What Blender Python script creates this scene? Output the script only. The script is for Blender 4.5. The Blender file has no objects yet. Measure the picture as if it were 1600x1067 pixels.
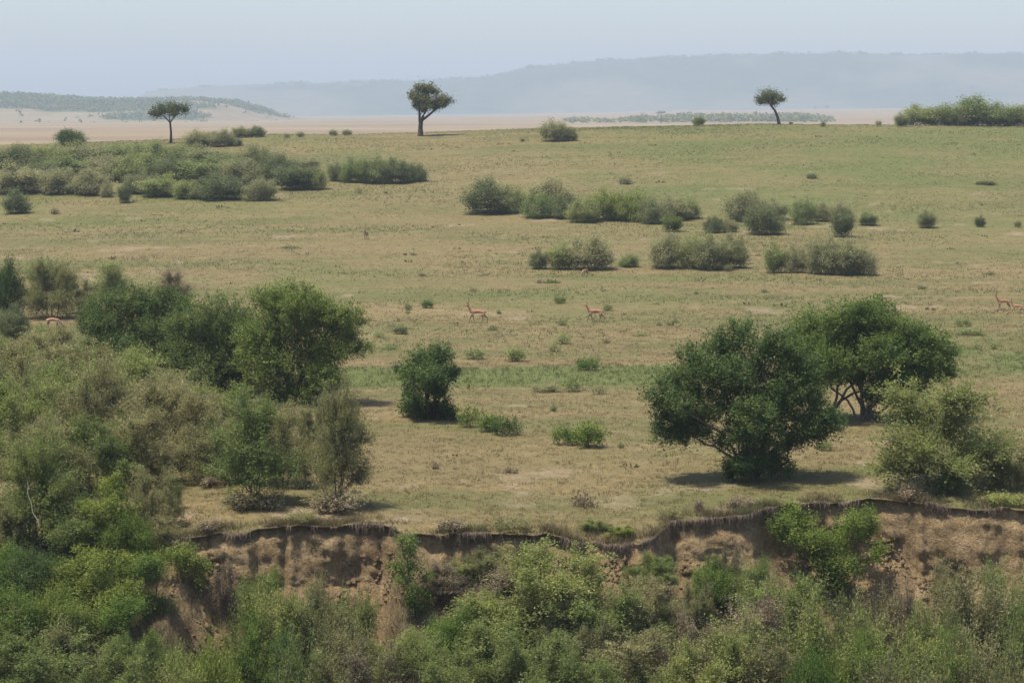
import bpy, math
import numpy as np
from mathutils import Vector

# ------------------------------------------------------------------ camera, sky, sun, exposure
FPX, PW, PH = 4000.0, 1600.0, 1067.0          # focal length in photo pixels
CAM_Z = 16.0
HORIZON_ROW = 175.0
PITCH = math.atan((PH / 2 - HORIZON_ROW) / FPX)
SUN_ELEV, SUN_AZ = math.radians(72), math.radians(-108)   # azimuth from +Y (view axis), negative = to the left

scene = bpy.context.scene
col = scene.collection
cam_data = bpy.data.cameras.new('camera')
cam_data.sensor_width = 36.0
cam_data.lens = 36.0 * FPX / PW
cam_data.clip_start = 1.0
cam_data.clip_end = 60000.0
cam = bpy.data.objects.new('camera', cam_data)
cam.location = (0, 0, CAM_Z)
cam.rotation_euler = (math.pi / 2 - PITCH, 0, 0)
col.objects.link(cam)
scene.camera = cam

world = bpy.data.worlds.new('World')
scene.world = world
world.use_nodes = True
wn = world.node_tree
bg = wn.nodes['Background']
sky = wn.nodes.new('ShaderNodeTexSky')
sky.sky_type = 'NISHITA'
sky.sun_disc = False
sky.sun_elevation = SUN_ELEV
sky.sun_rotation = SUN_AZ
sky.altitude = 1500
sky.air_density = 1.0
sky.dust_density = 7.0
sky.ozone_density = 0.6
wn.links.new(sky.outputs[0], bg.inputs[0])
bg.inputs[1].default_value = 0.15

sun_data = bpy.data.lights.new('sun', 'SUN')
sun_data.energy = 4.0
sun_data.angle = math.radians(0.6)
sun_data.color = (1.0, 0.94, 0.83)
sun = bpy.data.objects.new('sun', sun_data)
to_sun = Vector((math.sin(SUN_AZ) * math.cos(SUN_ELEV), math.cos(SUN_AZ) * math.cos(SUN_ELEV), math.sin(SUN_ELEV)))
sun.rotation_euler = to_sun.to_track_quat('Z', 'Y').to_euler()
sun.location = (-40, 60, 120)
col.objects.link(sun)

vs = scene.view_settings
vs.view_transform = 'Standard'
vs.look = 'None'
vs.gamma = 1.0
vs.use_curve_mapping = False
vs.exposure = 0.66
cy = scene.cycles
cy.max_bounces = 5
cy.diffuse_bounces = 3
cy.glossy_bounces = 2
cy.transmission_bounces = 3
cy.volume_bounces = 2
cy.transparent_max_bounces = 4
cy.caustics_reflective = False
cy.caustics_refractive = False
cy.use_denoising = True
try:
    cy.denoiser = 'OPENIMAGEDENOISE'
except Exception:
    cy.use_denoising = False

# ------------------------------------------------------------------ small numeric helpers
def rng(seed):
    return np.random.default_rng(seed)

def _hash(ix, iy, iz):
    h = (ix.astype(np.int64) * 374761393 + iy.astype(np.int64) * 668265263 + iz.astype(np.int64) * 2147483647 + 12345) & 0xFFFFFFFF
    h = ((h ^ (h >> 13)) * 1274126177) & 0xFFFFFFFF
    h = ((h ^ (h >> 16)) * 2246822519) & 0xFFFFFFFF
    return ((h ^ (h >> 15)) & 0xFFFFFF) / float(0xFFFFFF)

def vnoise(x, y, z=0.0):
    x, y, z = np.broadcast_arrays(np.asarray(x, float), np.asarray(y, float), np.asarray(z, float))
    xi, yi, zi = np.floor(x), np.floor(y), np.floor(z)
    fx, fy, fz = x - xi, y - yi, z - zi
    fx, fy, fz = [f * f * (3 - 2 * f) for f in (fx, fy, fz)]
    r = 0
    for dx in (0, 1):
        for dy in (0, 1):
            for dz in (0, 1):
                w = (fx if dx else 1 - fx) * (fy if dy else 1 - fy) * (fz if dz else 1 - fz)
                r = r + w * _hash(xi + dx, yi + dy, zi + dz)
    return r

def fbm(x, y, z=0.0, octaves=4):
    s, a, t = 0, 1.0, 0
    for k in range(octaves):
        f = 2.03 ** k
        s = s + a * vnoise(np.asarray(x) * f + 17.3 * k, np.asarray(y) * f - 9.1 * k, np.asarray(z) * f + 3.7 * k)
        t += a
        a *= 0.5
    return s / t

def sstep(a, b, x):
    t = np.clip((np.asarray(x, float) - a) / (b - a), 0, 1)
    return t * t * (3 - 2 * t)

# ------------------------------------------------------------------ the lie of the land
_py = np.arange(40, 1601, 1.0)
_pz = np.interp(_py, [40, 95, 100, 111, 131, 190, 242, 296, 333, 374, 400, 415, 430, 460, 520, 700, 1000, 1600],
                [-.3, -.2, -.1, .25, .4, .5, 1.15, 3.0, 5.6, 9.0, 11.1, 12.0, 12.35, 11.3, 8.6, 5.4, 5, 5])
_k = np.exp(-np.linspace(-2.2, 2.2, 31) ** 2); _k /= _k.sum()
_pz = np.convolve(np.pad(_pz, 15, mode='edge'), _k, mode='valid')

def crest_ratio(X):
    return np.interp(X, [-160, -80, -60, -40, -15, 10, 40, 80, 160], [.84, .84, .90, .975, .99, 1.075, 1.135, 1.125, 1.12])

_lipx = np.array([-70, -40, -20, -15, -12.4, -11.6, -5.2, -4.7, -4.0, -2.7, 1.8, 2.6, 4.0, 5.4, 6.4, 9.6, 11.0, 13.6, 16.4, 20.5, 40, 70])
_lipy = np.array([104, 102, 100, 99.6, 99.0, 98.8, 99.5, 98.8, 97.9, 97.6, 98.2, 98.0, 97.6, 98.2, 101.0, 102.4, 104.2, 105.5, 104.6, 103.0, 102, 103])

def lip_y(X):
    X = np.asarray(X, float)
    y = np.interp(X, _lipx, _lipy)
    return y + 1.9 * (fbm(X / 1.9, 7.7, 0, 4) - .5) + .30 * (vnoise(X / .33, 3.1) - .5)

def plateau_z(X, Y):
    X = np.asarray(X, float); Y = np.asarray(Y, float)
    z = np.interp(Y, _py, _pz) * crest_ratio(np.clip(X * np.minimum(1, 430 / np.maximum(Y, 1)), -160, 160))
    far = sstep(1500, 6800, Y)
    a = X / np.maximum(Y, 50.0)
    z = z + far * np.interp(a, [-.6, -.2, -.0925, 0, .065, .2, .6], [-4, -3, -2, 5, 13, 24, 30])
    s = Y - np.interp(X, _lipx, _lipy)
    dip = np.exp(-((X - 4.0) / 1.9) ** 2) * np.exp(-np.clip(s, 0, 99) / 2.2)
    z = z - .75 * dip
    left = sstep(-11.0, -16.0, X)                       # the bank rounds off into a slope on the left
    z = z - .5 * (fbm(X / 2.2, 4.4, 0, 3) - .35) * np.exp(-np.clip(s, 0, 99) / .9)
    z = z - left * 1.0 * np.exp(-np.clip(s, 0, 99) / 3.0)
    z = z + (fbm(X / 14, Y / 14, 0, 3) - .5) * .35 * (1 - sstep(420, 600, Y)) + (fbm(X / 90, Y / 90, 2, 2) - .5) * 1.2 * sstep(200, 330, Y) * (1 - sstep(900, 1600, Y))
    return z

def cliff_h(X):
    return np.interp(X, [-70, -17, -13, -12, -10, -5, -4.2, -2.6, 2.2, 3.0, 5.4, 6.5, 10, 11, 15, 17, 22, 70],
                     [.2, .2, .7, 1.6, 2.3, 2.2, .5, 1.5, 1.25, .9, .9, 1.5, 1.7, 2.0, 2.3, 2.9, 2.8, 2.5])

def bank_drop(X, d):
    """metres below the lip at d metres in front of it (towards the river)"""
    h = cliff_h(X)
    tal = np.interp(X, [-13, -11.5, -5, -4, 6, 10, 70], [.55, 1.15, 1.1, .6, .55, .75, .7])
    a = h * sstep(0, .55, d)
    b = np.clip(d - .5, 0, 3.2) * tal
    c = np.clip(d - 3.7, 0, 12) * .36
    e = np.clip(d - 15.7, 0, 20) * .06
    return a + b + c + e

def ground_z(X, Y):
    X = np.asarray(X, float); Y = np.asarray(Y, float)
    ly = lip_y(X)
    return np.where(Y >= ly, plateau_z(X, np.maximum(Y, ly)), plateau_z(X, ly) - bank_drop(X, np.clip(ly - Y, 0, 400)))

_cp, _sp = math.cos(PITCH), math.sin(PITCH)
def ray(px, py):
    a, b = (px - PW / 2) / FPX, (PH / 2 - py) / FPX
    d = np.array([a, _cp + b * _sp, -_sp + b * _cp])
    return d / d[1]                                     # per metre of Y
_ys = np.concatenate([np.arange(70, 450, .1), np.geomspace(450, 14000, 3000)])
def hit(px, py):
    d = ray(px, py)
    zz = CAM_Z + d[2] * _ys
    g = ground_z(d[0] * _ys, _ys)
    k = np.nonzero(zz <= g)[0]
    Y = float(_ys[k[0]]) if len(k) else 426.0
    if Y > 455: Y = 426.0                               # just over the brow of the ridge
    X = float(d[0] * Y)
    return X, Y, float(ground_z(X, Y))
def at(px, Y, py=None):
    """ground point on the photo column px at distance Y (and the height that row py has there)"""
    X = float(ray(px, 533.5 if py is None else py)[0] * Y)
    top = None if py is None else float(CAM_Z + ray(px, py)[2] * Y)
    return X, Y, float(ground_z(X, Y)), top

# ------------------------------------------------------------------ mesh and object helpers
def mesh_np(name, V, F, mat=None, attrs=None, smooth=False):
    V = np.asarray(V, np.float32); F = np.asarray(F, np.int32)
    me = bpy.data.meshes.new(name)
    n, k = F.shape
    me.vertices.add(len(V)); me.vertices.foreach_set('co', V.ravel())
    me.loops.add(n * k); me.loops.foreach_set('vertex_index', F.ravel())
    me.polygons.add(n); me.polygons.foreach_set('loop_start', np.arange(0, n * k, k, dtype=np.int32))
    if smooth:
        me.polygons.foreach_set('use_smooth', np.ones(n, bool))
    for an, av in (attrs or {}).items():
        a = me.attributes.new(an, 'FLOAT', 'POINT')
        a.data.foreach_set('value', np.asarray(av, np.float32))
    me.update(calc_edges=True)
    if mat:
        me.materials.append(mat)
    return me

def obj(name, me, parent=None, loc=None):
    o = bpy.data.objects.new(name, me)
    col.objects.link(o)
    if parent:
        o.parent = parent
    if loc is not None:
        o.location = loc
    return o

def structure(o, kind='structure', label=None, cat=None):
    o['kind'] = kind
    if label: o['label'] = label
    if cat: o['category'] = cat
    return o

def root(name, label, cat, loc, rz=0.0, scale=(1, 1, 1), group=None):
    o = bpy.data.objects.new(name, None)
    o.empty_display_size = .3
    col.objects.link(o)
    o.location = loc; o.rotation_euler = (0, 0, rz); o.scale = scale
    o['label'] = label; o['category'] = cat
    if group: o['group'] = group
    return o

class Tubes:
    """tapered tubes collected into one mesh"""
    def __init__(s): s.V, s.F, s.n = [], [], 0
    def add(s, P, R, sides=5):
        P = np.asarray(P, float); R = np.asarray(R, float); m = len(P)
        T = np.gradient(P, axis=0); T /= np.linalg.norm(T, axis=1, keepdims=True) + 1e-9
        ref = np.where(np.abs(T[:, 2:3]) > .9, np.array([[1., 0, 0]]), np.array([[0, 0, 1.]]))
        A = np.cross(T, ref); A /= np.linalg.norm(A, axis=1, keepdims=True) + 1e-9
        B = np.cross(T, A)
        th = np.linspace(0, 2 * np.pi, sides, endpoint=False)
        V = P[:, None] + R[:, None, None] * (np.cos(th)[None, :, None] * A[:, None] + np.sin(th)[None, :, None] * B[:, None])
        i = np.arange(m - 1)[:, None] * sides; j = np.arange(sides)[None]; k = (j + 1) % sides
        F = np.stack([i + j, i + k, i + sides + k, i + sides + j], -1).reshape(-1, 4)
        s.V.append(V.reshape(-1, 3)); s.F.append(F + s.n); s.n += m * sides
    def mesh(s, name, mat):
        return mesh_np(name, np.concatenate(s.V), np.concatenate(s.F), mat, smooth=True)

def bez(a, b, c, n=8):
    t = np.linspace(0, 1, n)[:, None]
    return (1 - t) ** 2 * np.asarray(a) + 2 * t * (1 - t) * np.asarray(b) + t * t * np.asarray(c)

def unit(v):
    return v / (np.linalg.norm(v, axis=-1, keepdims=True) + 1e-9)

def leaf_mesh(name, P, A, N, L, Wd, v, mat):
    """one small folded blade per row: position, long axis, normal, length, width"""
    A = unit(A); S = unit(np.cross(N, A)); N = np.cross(A, S)
    L = L[:, None]; Wd = Wd[:, None]
    V = np.stack([P - A * L * .5, P + S * Wd * .5 + N * Wd * .12 + A * L * .05, P + A * L * .5, P - S * Wd * .5 + N * Wd * .12 + A * L * .05], 1).reshape(-1, 3)
    F = np.arange(len(P) * 4).reshape(-1, 4)
    return mesh_np(name, V, F, mat, {'v': np.repeat(v, 4)})

# ------------------------------------------------------------------ materials
def new_mat(name):
    m = bpy.data.materials.new(name); m.use_nodes = True
    nt = m.node_tree; nt.nodes.clear()
    out = nt.nodes.new('ShaderNodeOutputMaterial')
    return m, nt, out
def node(nt, t, **kw):
    n = nt.nodes.new(t)
    for k, v in kw.items():
        setattr(n, k, v)
    return n
def ramp(nt, src, stops):
    r = nt.nodes.new('ShaderNodeValToRGB')
    while len(r.color_ramp.elements) < len(stops):
        r.color_ramp.elements.new(.5)
    for e, (p, c) in zip(r.color_ramp.elements, stops):
        e.position = p; e.color = (*c, 1) if len(c) == 3 else c
    nt.links.new(src, r.inputs[0])
    return r.outputs[0]
def mixc(nt, fac, a, b, mode='MIX'):
    m = node(nt, 'ShaderNodeMix', data_type='RGBA', blend_type=mode)
    for s, v in ((m.inputs[0], fac), (m.inputs[6], a), (m.inputs[7], b)):
        if hasattr(v, 'is_linked') or hasattr(v, 'links'):
            nt.links.new(v, s)
        elif isinstance(v, (int, float)):
            s.default_value = v
        else:
            s.default_value = (*v, 1)
    return m.outputs[2]
def math_n(nt, op, a, b=None, clamp=False):
    m = node(nt, 'ShaderNodeMath', operation=op, use_clamp=clamp)
    for s, v in zip(m.inputs, (a, b)):
        if v is None: continue
        if isinstance(v, (int, float)): s.default_value = v
        else: nt.links.new(v, s)
    return m.outputs[0]
def noise_n(nt, vec, scale, detail=4, rough=.55, lac=2.0):
    n = node(nt, 'ShaderNodeTexNoise'); n.inputs['Scale'].default_value = scale
    n.inputs['Detail'].default_value = detail; n.inputs['Roughness'].default_value = rough
    if vec is not None: nt.links.new(vec, n.inputs['Vector'])
    return n.outputs[0]

def leaf_mat(name, stops, rough=.6, trans=.40, tcol=1.35, var=.18, spec=.12):
    m, nt, out = new_mat(name)
    at_ = node(nt, 'ShaderNodeAttribute', attribute_name='v')
    c = ramp(nt, at_.outputs['Fac'], stops)
    oi = node(nt, 'ShaderNodeObjectInfo')
    hsv = node(nt, 'ShaderNodeHueSaturation')
    nt.links.new(math_n(nt, 'MULTIPLY_ADD', oi.outputs['Random'], -.036), hsv.inputs['Hue'])
    hsv.inputs['Hue'].links[0].from_node.inputs[2].default_value = .518
    nt.links.new(math_n(nt, 'MULTIPLY_ADD', oi.outputs['Random'], 2 * var), hsv.inputs['Value'])
    hsv.inputs['Value'].links[0].from_node.inputs[2].default_value = 1 - var
    nt.links.new(c, hsv.inputs['Color'])
    p = node(nt, 'ShaderNodeBsdfPrincipled')
    p.inputs['Roughness'].default_value = rough
    p.inputs['Specular IOR Level'].default_value = spec
    nt.links.new(hsv.outputs[0], p.inputs['Base Color'])
    t = node(nt, 'ShaderNodeBsdfTranslucent')
    nt.links.new(mixc(nt, 1.0, hsv.outputs[0], (tcol * 1.05, tcol * 1.08, tcol * .7), 'MULTIPLY'), t.inputs['Color'])
    mx = node(nt, 'ShaderNodeMixShader'); mx.inputs[0].default_value = trans
    nt.links.new(p.outputs[0], mx.inputs[1]); nt.links.new(t.outputs[0], mx.inputs[2])
    nt.links.new(mx.outputs[0], out.inputs[0])
    return m

def plain_mat(name, c1, c2, scale=4.0, rough=.8, bump=.3, bscale=None):
    m, nt, out = new_mat(name)
    tc = node(nt, 'ShaderNodeTexCoord')
    n = noise_n(nt, tc.outputs['Object'], scale, 6, .65)
    p = node(nt, 'ShaderNodeBsdfPrincipled')
    p.inputs['Roughness'].default_value = rough
    p.inputs['Specular IOR Level'].default_value = .2
    nt.links.new(ramp(nt, n, [(.3, c1), (.7, c2)]), p.inputs['Base Color'])
    b = node(nt, 'ShaderNodeBump'); b.inputs['Strength'].default_value = bump; b.inputs['Distance'].default_value = .05
    nt.links.new(noise_n(nt, tc.outputs['Object'], bscale or scale * 4, 5), b.inputs['Height'])
    nt.links.new(b.outputs[0], p.inputs['Normal'])
    nt.links.new(p.outputs[0], out.inputs[0])
    return m

M = {}
M['croton'] = leaf_mat('croton leaf', [(0, (.052, .078, .026)), (.5, (.094, .130, .040)), (.8, (.145, .185, .056)), (1, (.22, .25, .09))])
M['croton2'] = leaf_mat('croton leaf bright', [(0, (.064, .10, .022)), (.5, (.112, .165, .034)), (.85, (.165, .22, .048)), (1, (.23, .27, .08))])
M['croton3'] = leaf_mat('croton leaf fresh', [(0, (.058, .090, .024)), (.5, (.104, .150, .037)), (.85, (.155, .205, .052)), (1, (.225, .26, .085))])
M['pale'] = leaf_mat('pale thorn leaf', [(0, (.155, .165, .056)), (.5, (.215, .228, .076)), (.85, (.28, .29, .10)), (1, (.36, .35, .15))], .6, .45)
M['thorn'] = leaf_mat('thorn leaf', [(0, (.145, .138, .064)), (.5, (.195, .190, .086)), (.85, (.255, .246, .112)), (1, (.34, .32, .17))])
M['thorn2'] = leaf_mat('thorn leaf green', [(0, (.118, .142, .046)), (.5, (.172, .206, .062)), (.85, (.236, .27, .085)), (1, (.34, .34, .14))])
M['dry'] = leaf_mat('dry leaf', [(0, (.125, .10, .066)), (.5, (.20, .16, .10)), (.85, (.27, .22, .135)), (1, (.34, .28, .18))], .6, .2)
M['lush'] = leaf_mat('lush leaf', [(0, (.075, .10, .024)), (.5, (.140, .185, .04)), (.85, (.21, .26, .06)), (1, (.29, .31, .09))])
M['grey'] = leaf_mat('grey leaf', [(0, (.185, .182, .104)), (.5, (.250, .243, .134)), (.85, (.30, .29, .16)), (1, (.35, .33, .2))], .7)
M['greygreen'] = leaf_mat('grey green leaf', [(0, (.138, .160, .068)), (.5, (.195, .222, .092)), (.85, (.25, .275, .115)), (1, (.31, .32, .155))], .7)
M['darkgrey'] = leaf_mat('dark grey leaf', [(0, (.108, .122, .062)), (.5, (.158, .172, .084)), (.9, (.21, .22, .11)), (1, (.26, .26, .145))], .7)
M['acacia'] = leaf_mat('acacia leaf', [(0, (.075, .08, .036)), (.5, (.11, .118, .052)), (1, (.16, .165, .075))], .6)
M['wood'] = plain_mat('bush wood', (.07, .055, .042), (.19, .155, .12), 5, .85, .5)
M['darkwood'] = plain_mat('dark bark', (.04, .03, .024), (.10, .075, .055), 5, .9, .5)
M['palewood'] = plain_mat('pale dead wood', (.28, .24, .2), (.45, .4, .34), 5, .8, .3)

# ------------------------------------------------------------------ ground cover masks (where grass is green, where soil is bare)
def green_mask(X, Y):
    X = np.asarray(X, float); Y = np.asarray(Y, float)
    n1 = fbm(X / 9, Y / 12, 1, 4)
    n2 = fbm(X / 30, Y / 40, 5, 3)
    n3 = fbm(X / 3.5, Y / 5, 9, 3)
    g = .65 * sstep(.52, .70, .6 * n1 + .4 * n2) * (.25 + .75 * sstep(120, 240, Y))
    # the damp hollow that crosses the plain
    wob = 2.2 * (fbm(X / 7, Y / 9, 4, 3) - .5)
    c = 151 + .10 * X + wob
    hollow = 1.25 * (1 - sstep(4.5, 6.5, np.abs(Y - c))) * (.85 + .25 * sstep(.35, .6, n3)) * sstep(-13, -8.5, X + wob) * (1 - sstep(9, 12, X + wob)) 
    right = sstep(22, 27, X + wob) * (1 - sstep(10, 20, np.abs(Y - 164 + wob))) * (.5 + .5 * sstep(.35, .6, n3))
    slope = sstep(235, 300, Y) * (1 - sstep(440, 520, Y)) * (.14 + .30 * sstep(5, 45, X + .1 * (Y - 300)) + .46 * sstep(.38, .62, n1) * sstep(.36, .6, n2 + .001 * X))
    far = 1 - sstep(450, 560, Y)
    return np.clip(np.maximum(np.maximum(g * far, slope), np.maximum(hollow, right)), 0, 1)

def bare_mask(X, Y):
    X = np.asarray(X, float); Y = np.asarray(Y, float)
    s = Y - np.interp(X, _lipx, _lipy)
    n = fbm(X / 2.2, Y / 3.0, 3, 4)
    b = .7 * sstep(.64, .74, n) * (1 - sstep(12, 30, s)) * .9
    n4 = fbm(X / 5, Y / 4, 13, 4)
    b = np.maximum(b, sstep(.73, .79, n4) * .8 * (1 - sstep(300, 400, Y)))
    b = np.maximum(b, .75 * sstep(.50, .66, n) * (1 - sstep(1.0, 5.0, np.abs(s - 3.5))))
    return np.clip(b, 0, 1)

# ------------------------------------------------------------------ plain
m_ground, nt, out = new_mat('dry savanna grass')
geo = node(nt, 'ShaderNodeNewGeometry'); pos = geo.outputs['Position']
ag = node(nt, 'ShaderNodeAttribute', attribute_name='green').outputs['Fac']
ab = node(nt, 'ShaderNodeAttribute', attribute_name='bare').outputs['Fac']
af = node(nt, 'ShaderNodeAttribute', attribute_name='far').outputs['Fac']
nfine = noise_n(nt, pos, 7.0, 4, .7)
nmid = noise_n(nt, pos, .9, 6, .68)
nbig = noise_n(nt, pos, .055, 5, .6)
straw = ramp(nt, nmid, [(.28, (0.125, 0.095, 0.043)), (.5, (0.168, 0.129, 0.060)), (.72, (0.210, 0.162, 0.083))])
straw = mixc(nt, ramp(nt, nbig, [(.45, (0, 0, 0)), (.66, (.5, .5, .5))]), straw, mixc(nt, nmid, (0.115, 0.101, 0.041), (0.164, 0.139, 0.062)))
mp = node(nt, 'ShaderNodeMapping'); mp.inputs['Scale'].default_value = (.35, 1.0, 1.0); nt.links.new(pos, mp.inputs[0])
npat = noise_n(nt, mp.outputs[0], .16, 5, .72)
npat2 = noise_n(nt, mp.outputs[0], .45, 4, .7)
mp2 = node(nt, 'ShaderNodeMapping'); mp2.inputs['Scale'].default_value = (.22, .62, 1.0); nt.links.new(pos, mp2.inputs[0])
npat3 = noise_n(nt, mp2.outputs[0], .12, 6, .74)
straw = mixc(nt, 1.0, straw, ramp(nt, npat, [(.3, (.78, .81, .74)), (.48, (1, 1, 1)), (.72, (1.13, 1.11, 1.1))]), 'MULTIPLY')
straw = mixc(nt, ramp(nt, npat2, [(.54, (0, 0, 0)), (.70, (.6, .6, .6))]), straw, mixc(nt, nmid, (0.066, 0.071, 0.027), (0.112, 0.108, 0.042)))
straw = mixc(nt, ramp(nt, npat3, [(.50, (0, 0, 0)), (.60, (.85, .85, .85))]), straw, mixc(nt, nmid, (.078, .082, .029), (.132, .128, .048)))
straw = mixc(nt, ramp(nt, npat3, [(.36, (.55, .55, .55)), (.44, (0, 0, 0))]), straw, mixc(nt, nmid, (.132, .104, .048), (.195, .152, .078)))
grn = ramp(nt, nmid, [(.25, (.070, .086, .026)), (.55, (.102, .119, .036)), (.8, (.145, .152, .054))])
gfac = math_n(nt, 'MULTIPLY', ag, ramp(nt, nmid, [(.3, (.65, .65, .65)), (.6, (1, 1, 1))]), True)
c = mixc(nt, gfac, straw, grn)
soil = ramp(nt, nfine, [(.3, (0.182, 0.130, 0.081)), (.6, (0.280, 0.217, 0.150)), (.8, (0.364, 0.301, 0.224))])
c = mixc(nt, math_n(nt, 'MULTIPLY', ab, ramp(nt, nmid, [(.35, (.1, .1, .1)), (.62, (1, 1, 1))]), True), c, soil)
c = mixc(nt, 1.0, c, ramp(nt, nfine, [(.25, (.66, .66, .66)), (.5, (1, 1, 1)), (.8, (1.25, 1.22, 1.15))]), 'MULTIPLY')
nfar = noise_n(nt, pos, .004, 5, .6)
farc = ramp(nt, nfar, [(.3, (0.164, 0.120, 0.069)), (.55, (0.217, 0.162, 0.095)), (.75, (0.266, 0.210, 0.122))])
c = mixc(nt, af, c, farc)
p = node(nt, 'ShaderNodeBsdfPrincipled'); p.inputs['Roughness'].default_value = .95; p.inputs['Specular IOR Level'].default_value = .1
nt.links.new(c, p.inputs['Base Color'])
bmp = node(nt, 'ShaderNodeBump'); bmp.inputs['Strength'].default_value = .8; bmp.inputs['Distance'].default_value = .12
nt.links.new(math_n(nt, 'ADD', nfine, nmid), bmp.inputs['Height'])
nt.links.new(bmp.outputs[0], p.inputs['Normal'])
nt.links.new(p.outputs[0], out.inputs[0])

_in = np.concatenate([np.arange(-34, -24, .2), np.arange(-24, 24, .105), np.arange(24, 34.01, .2)])
_outr = 34 + np.cumsum(np.linspace(.3, 2.2, 30))
X0 = np.concatenate([-_outr[::-1], _in, _outr])
S = np.concatenate([np.arange(0, 12, .25), np.arange(12, 60, .6), np.arange(60, 340, 2.4), np.geomspace(340, 9600, 90)])
LIP = lip_y(X0)
XX = X0[None, :] * (1 + S[:, None] / 100.0)
YY = S[:, None] + LIP[None, :] * np.exp(-S[:, None] / 40) + 100 * (1 - np.exp(-S[:, None] / 40))
ZZ = plateau_z(XX, YY)
ZZ = ZZ + np.where(S[:, None] < 120, .05 * (fbm(XX / .5, YY / .5, 0, 3) - .5), 0) * sstep(0, .6, S)[:, None]
nr, nc = XX.shape
_i = np.arange(nr - 1)[:, None] * nc + np.arange(nc - 1)[None]
GF = np.stack([_i, _i + 1, _i + nc + 1, _i + nc], -1).reshape(-1, 4)
GV = np.stack([XX, YY, ZZ], -1).reshape(-1, 3)
plain = obj('plain', mesh_np('plain', GV, GF, m_ground, {
    'green': green_mask(XX, YY).ravel(), 'bare': bare_mask(XX, YY).ravel(), 'far': sstep(480, 900, YY).ravel()}, True))
structure(plain, label='dry grass plain rising to a low ridge')

# ------------------------------------------------------------------ eroded river bank below the lip
m_bank, nt, out = new_mat('bank earth')
geo = node(nt, 'ShaderNodeNewGeometry'); pos = geo.outputs['Position']
ad = node(nt, 'ShaderNodeAttribute', attribute_name='depth').outputs['Fac']
asl = node(nt, 'ShaderNodeAttribute', attribute_name='litter').outputs['Fac']
n1 = noise_n(nt, pos, 1.1, 6, .7); n2 = noise_n(nt, pos, 7.0, 6, .75)
earth = ramp(nt, n1, [(.25, (.152, .102, .052)), (.5, (.265, .187, .098)), (.75, (.385, .285, .165))])
earth = mixc(nt, 1.0, earth, ramp(nt, n2, [(.3, (.5, .47, .44)), (.5, (1, 1, 1)), (.72, (1.3, 1.3, 1.28))]), 'MULTIPLY')
n3 = noise_n(nt, pos, 24.0, 3, .7)
earth = mixc(nt, 1.0, earth, ramp(nt, n3, [(.34, (.6, .58, .56)), (.5, (1, 1, 1)), (.68, (1.25, 1.25, 1.25))]), 'MULTIPLY')
top = ramp(nt, n2, [(.3, (.09, .064, .042)), (.7, (.22, .16, .10))])
c = mixc(nt, ramp(nt, math_n(nt, 'ADD', ad, math_n(nt, 'MULTIPLY', n1, 1.3)), [(.62, (1, 1, 1)), (.9, (0, 0, 0))]), earth, top)
lit = ramp(nt, n2, [(.3, (0.075, 0.058, 0.034)), (.55, (0.150, 0.116, 0.064)), (.8, (0.232, 0.188, 0.112))])
c = mixc(nt, math_n(nt, 'MULTIPLY', asl, ramp(nt, n1, [(.35, (.35, .35, .35)), (.55, (1, 1, 1))]), True), c, lit)
p = node(nt, 'ShaderNodeBsdfPrincipled'); p.inputs['Roughness'].default_value = .95; p.inputs['Specular IOR Level'].default_value = .1
nt.links.new(c, p.inputs['Base Color'])
bmp = node(nt, 'ShaderNodeBump'); bmp.inputs['Strength'].default_value = 1.0; bmp.inputs['Distance'].default_value = .18
nt.links.new(math_n(nt, 'ADD', n2, n1), bmp.inputs['Height'])
nt.links.new(bmp.outputs[0], p.inputs['Normal'])
nt.links.new(p.outputs[0], out.inputs[0])

D = np.concatenate([np.linspace(0, .55, 26), np.arange(.63, 5, .115), np.arange(5.1, 16, .3), np.geomspace(16.4, 165, 14)])
d2, x2 = np.meshgrid(D, X0, indexing='ij')
l2 = np.broadcast_to(LIP[None, :], d2.shape)
zt = plateau_z(X0, LIP) + np.where(True, .05 * (fbm(X0 / .5, LIP / .5, 0, 3) - .5), 0) * 0
drop = bank_drop(x2, d2)
zb = zt[None, :] - drop
yb = l2 - d2
fade = sstep(0, .12, drop)                              # the lip itself stays joined to the plain
# undercut just below the turf, gullies and clods below
hcl = np.maximum(cliff_h(x2), .3)
lo = .15 + 1.3 * np.clip(fbm(x2 / 1.6, 2.2, 0, 3) - .3, 0, 1)
under = .34 * sstep(0, .15, drop) * (1 - sstep(lo, lo + .35, drop)) * sstep(.5, 1.2, hcl)
gul = (fbm(x2 / 2.2, zb / 2.0, 3, 4) - .5) * 1.1 + (fbm(x2 / .7, zb / .5, 8, 4) - .5) * .4 + (fbm(x2 / .2, zb / .15, yb / .3, 2) - .5) * .24
steep = sstep(0, .3, drop) * (1 - sstep(3.5, 9, d2))
yb = yb + fade * (under - gul * steep)
lump = (fbm(x2 / .6, yb / .6, 2, 4) - .5)
zb = zb + (lump * .5 + .26 * (fbm(x2 / .25, yb / .25, 5, 2) - .5)) * sstep(.5, 1.2, d2)
litter = np.clip(sstep(2.0, 5.0, d2) * .7 + sstep(-12.4, -14, x2) + .8 * np.exp(-((x2 + 4.1) / .8) ** 2) + .6 * np.exp(-((x2 - 8) / 1.6) ** 2) * sstep(.3, 1., d2), 0, 1)
nr, nc = x2.shape
_i = np.arange(nr - 1)[:, None] * nc + np.arange(nc - 1)[None]
BF = np.stack([_i, _i + nc, _i + nc + 1, _i + 1], -1).reshape(-1, 4)
bank = obj('river_bank_ground', mesh_np('river_bank_ground', np.stack([x2, yb, zb], -1).reshape(-1, 3), BF, m_bank, {
    'depth': np.clip(drop / 1.6, 0, 1).ravel(), 'litter': litter.ravel()}, True))
structure(bank, label='eroded brown earth bank below the grass plain')

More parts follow.
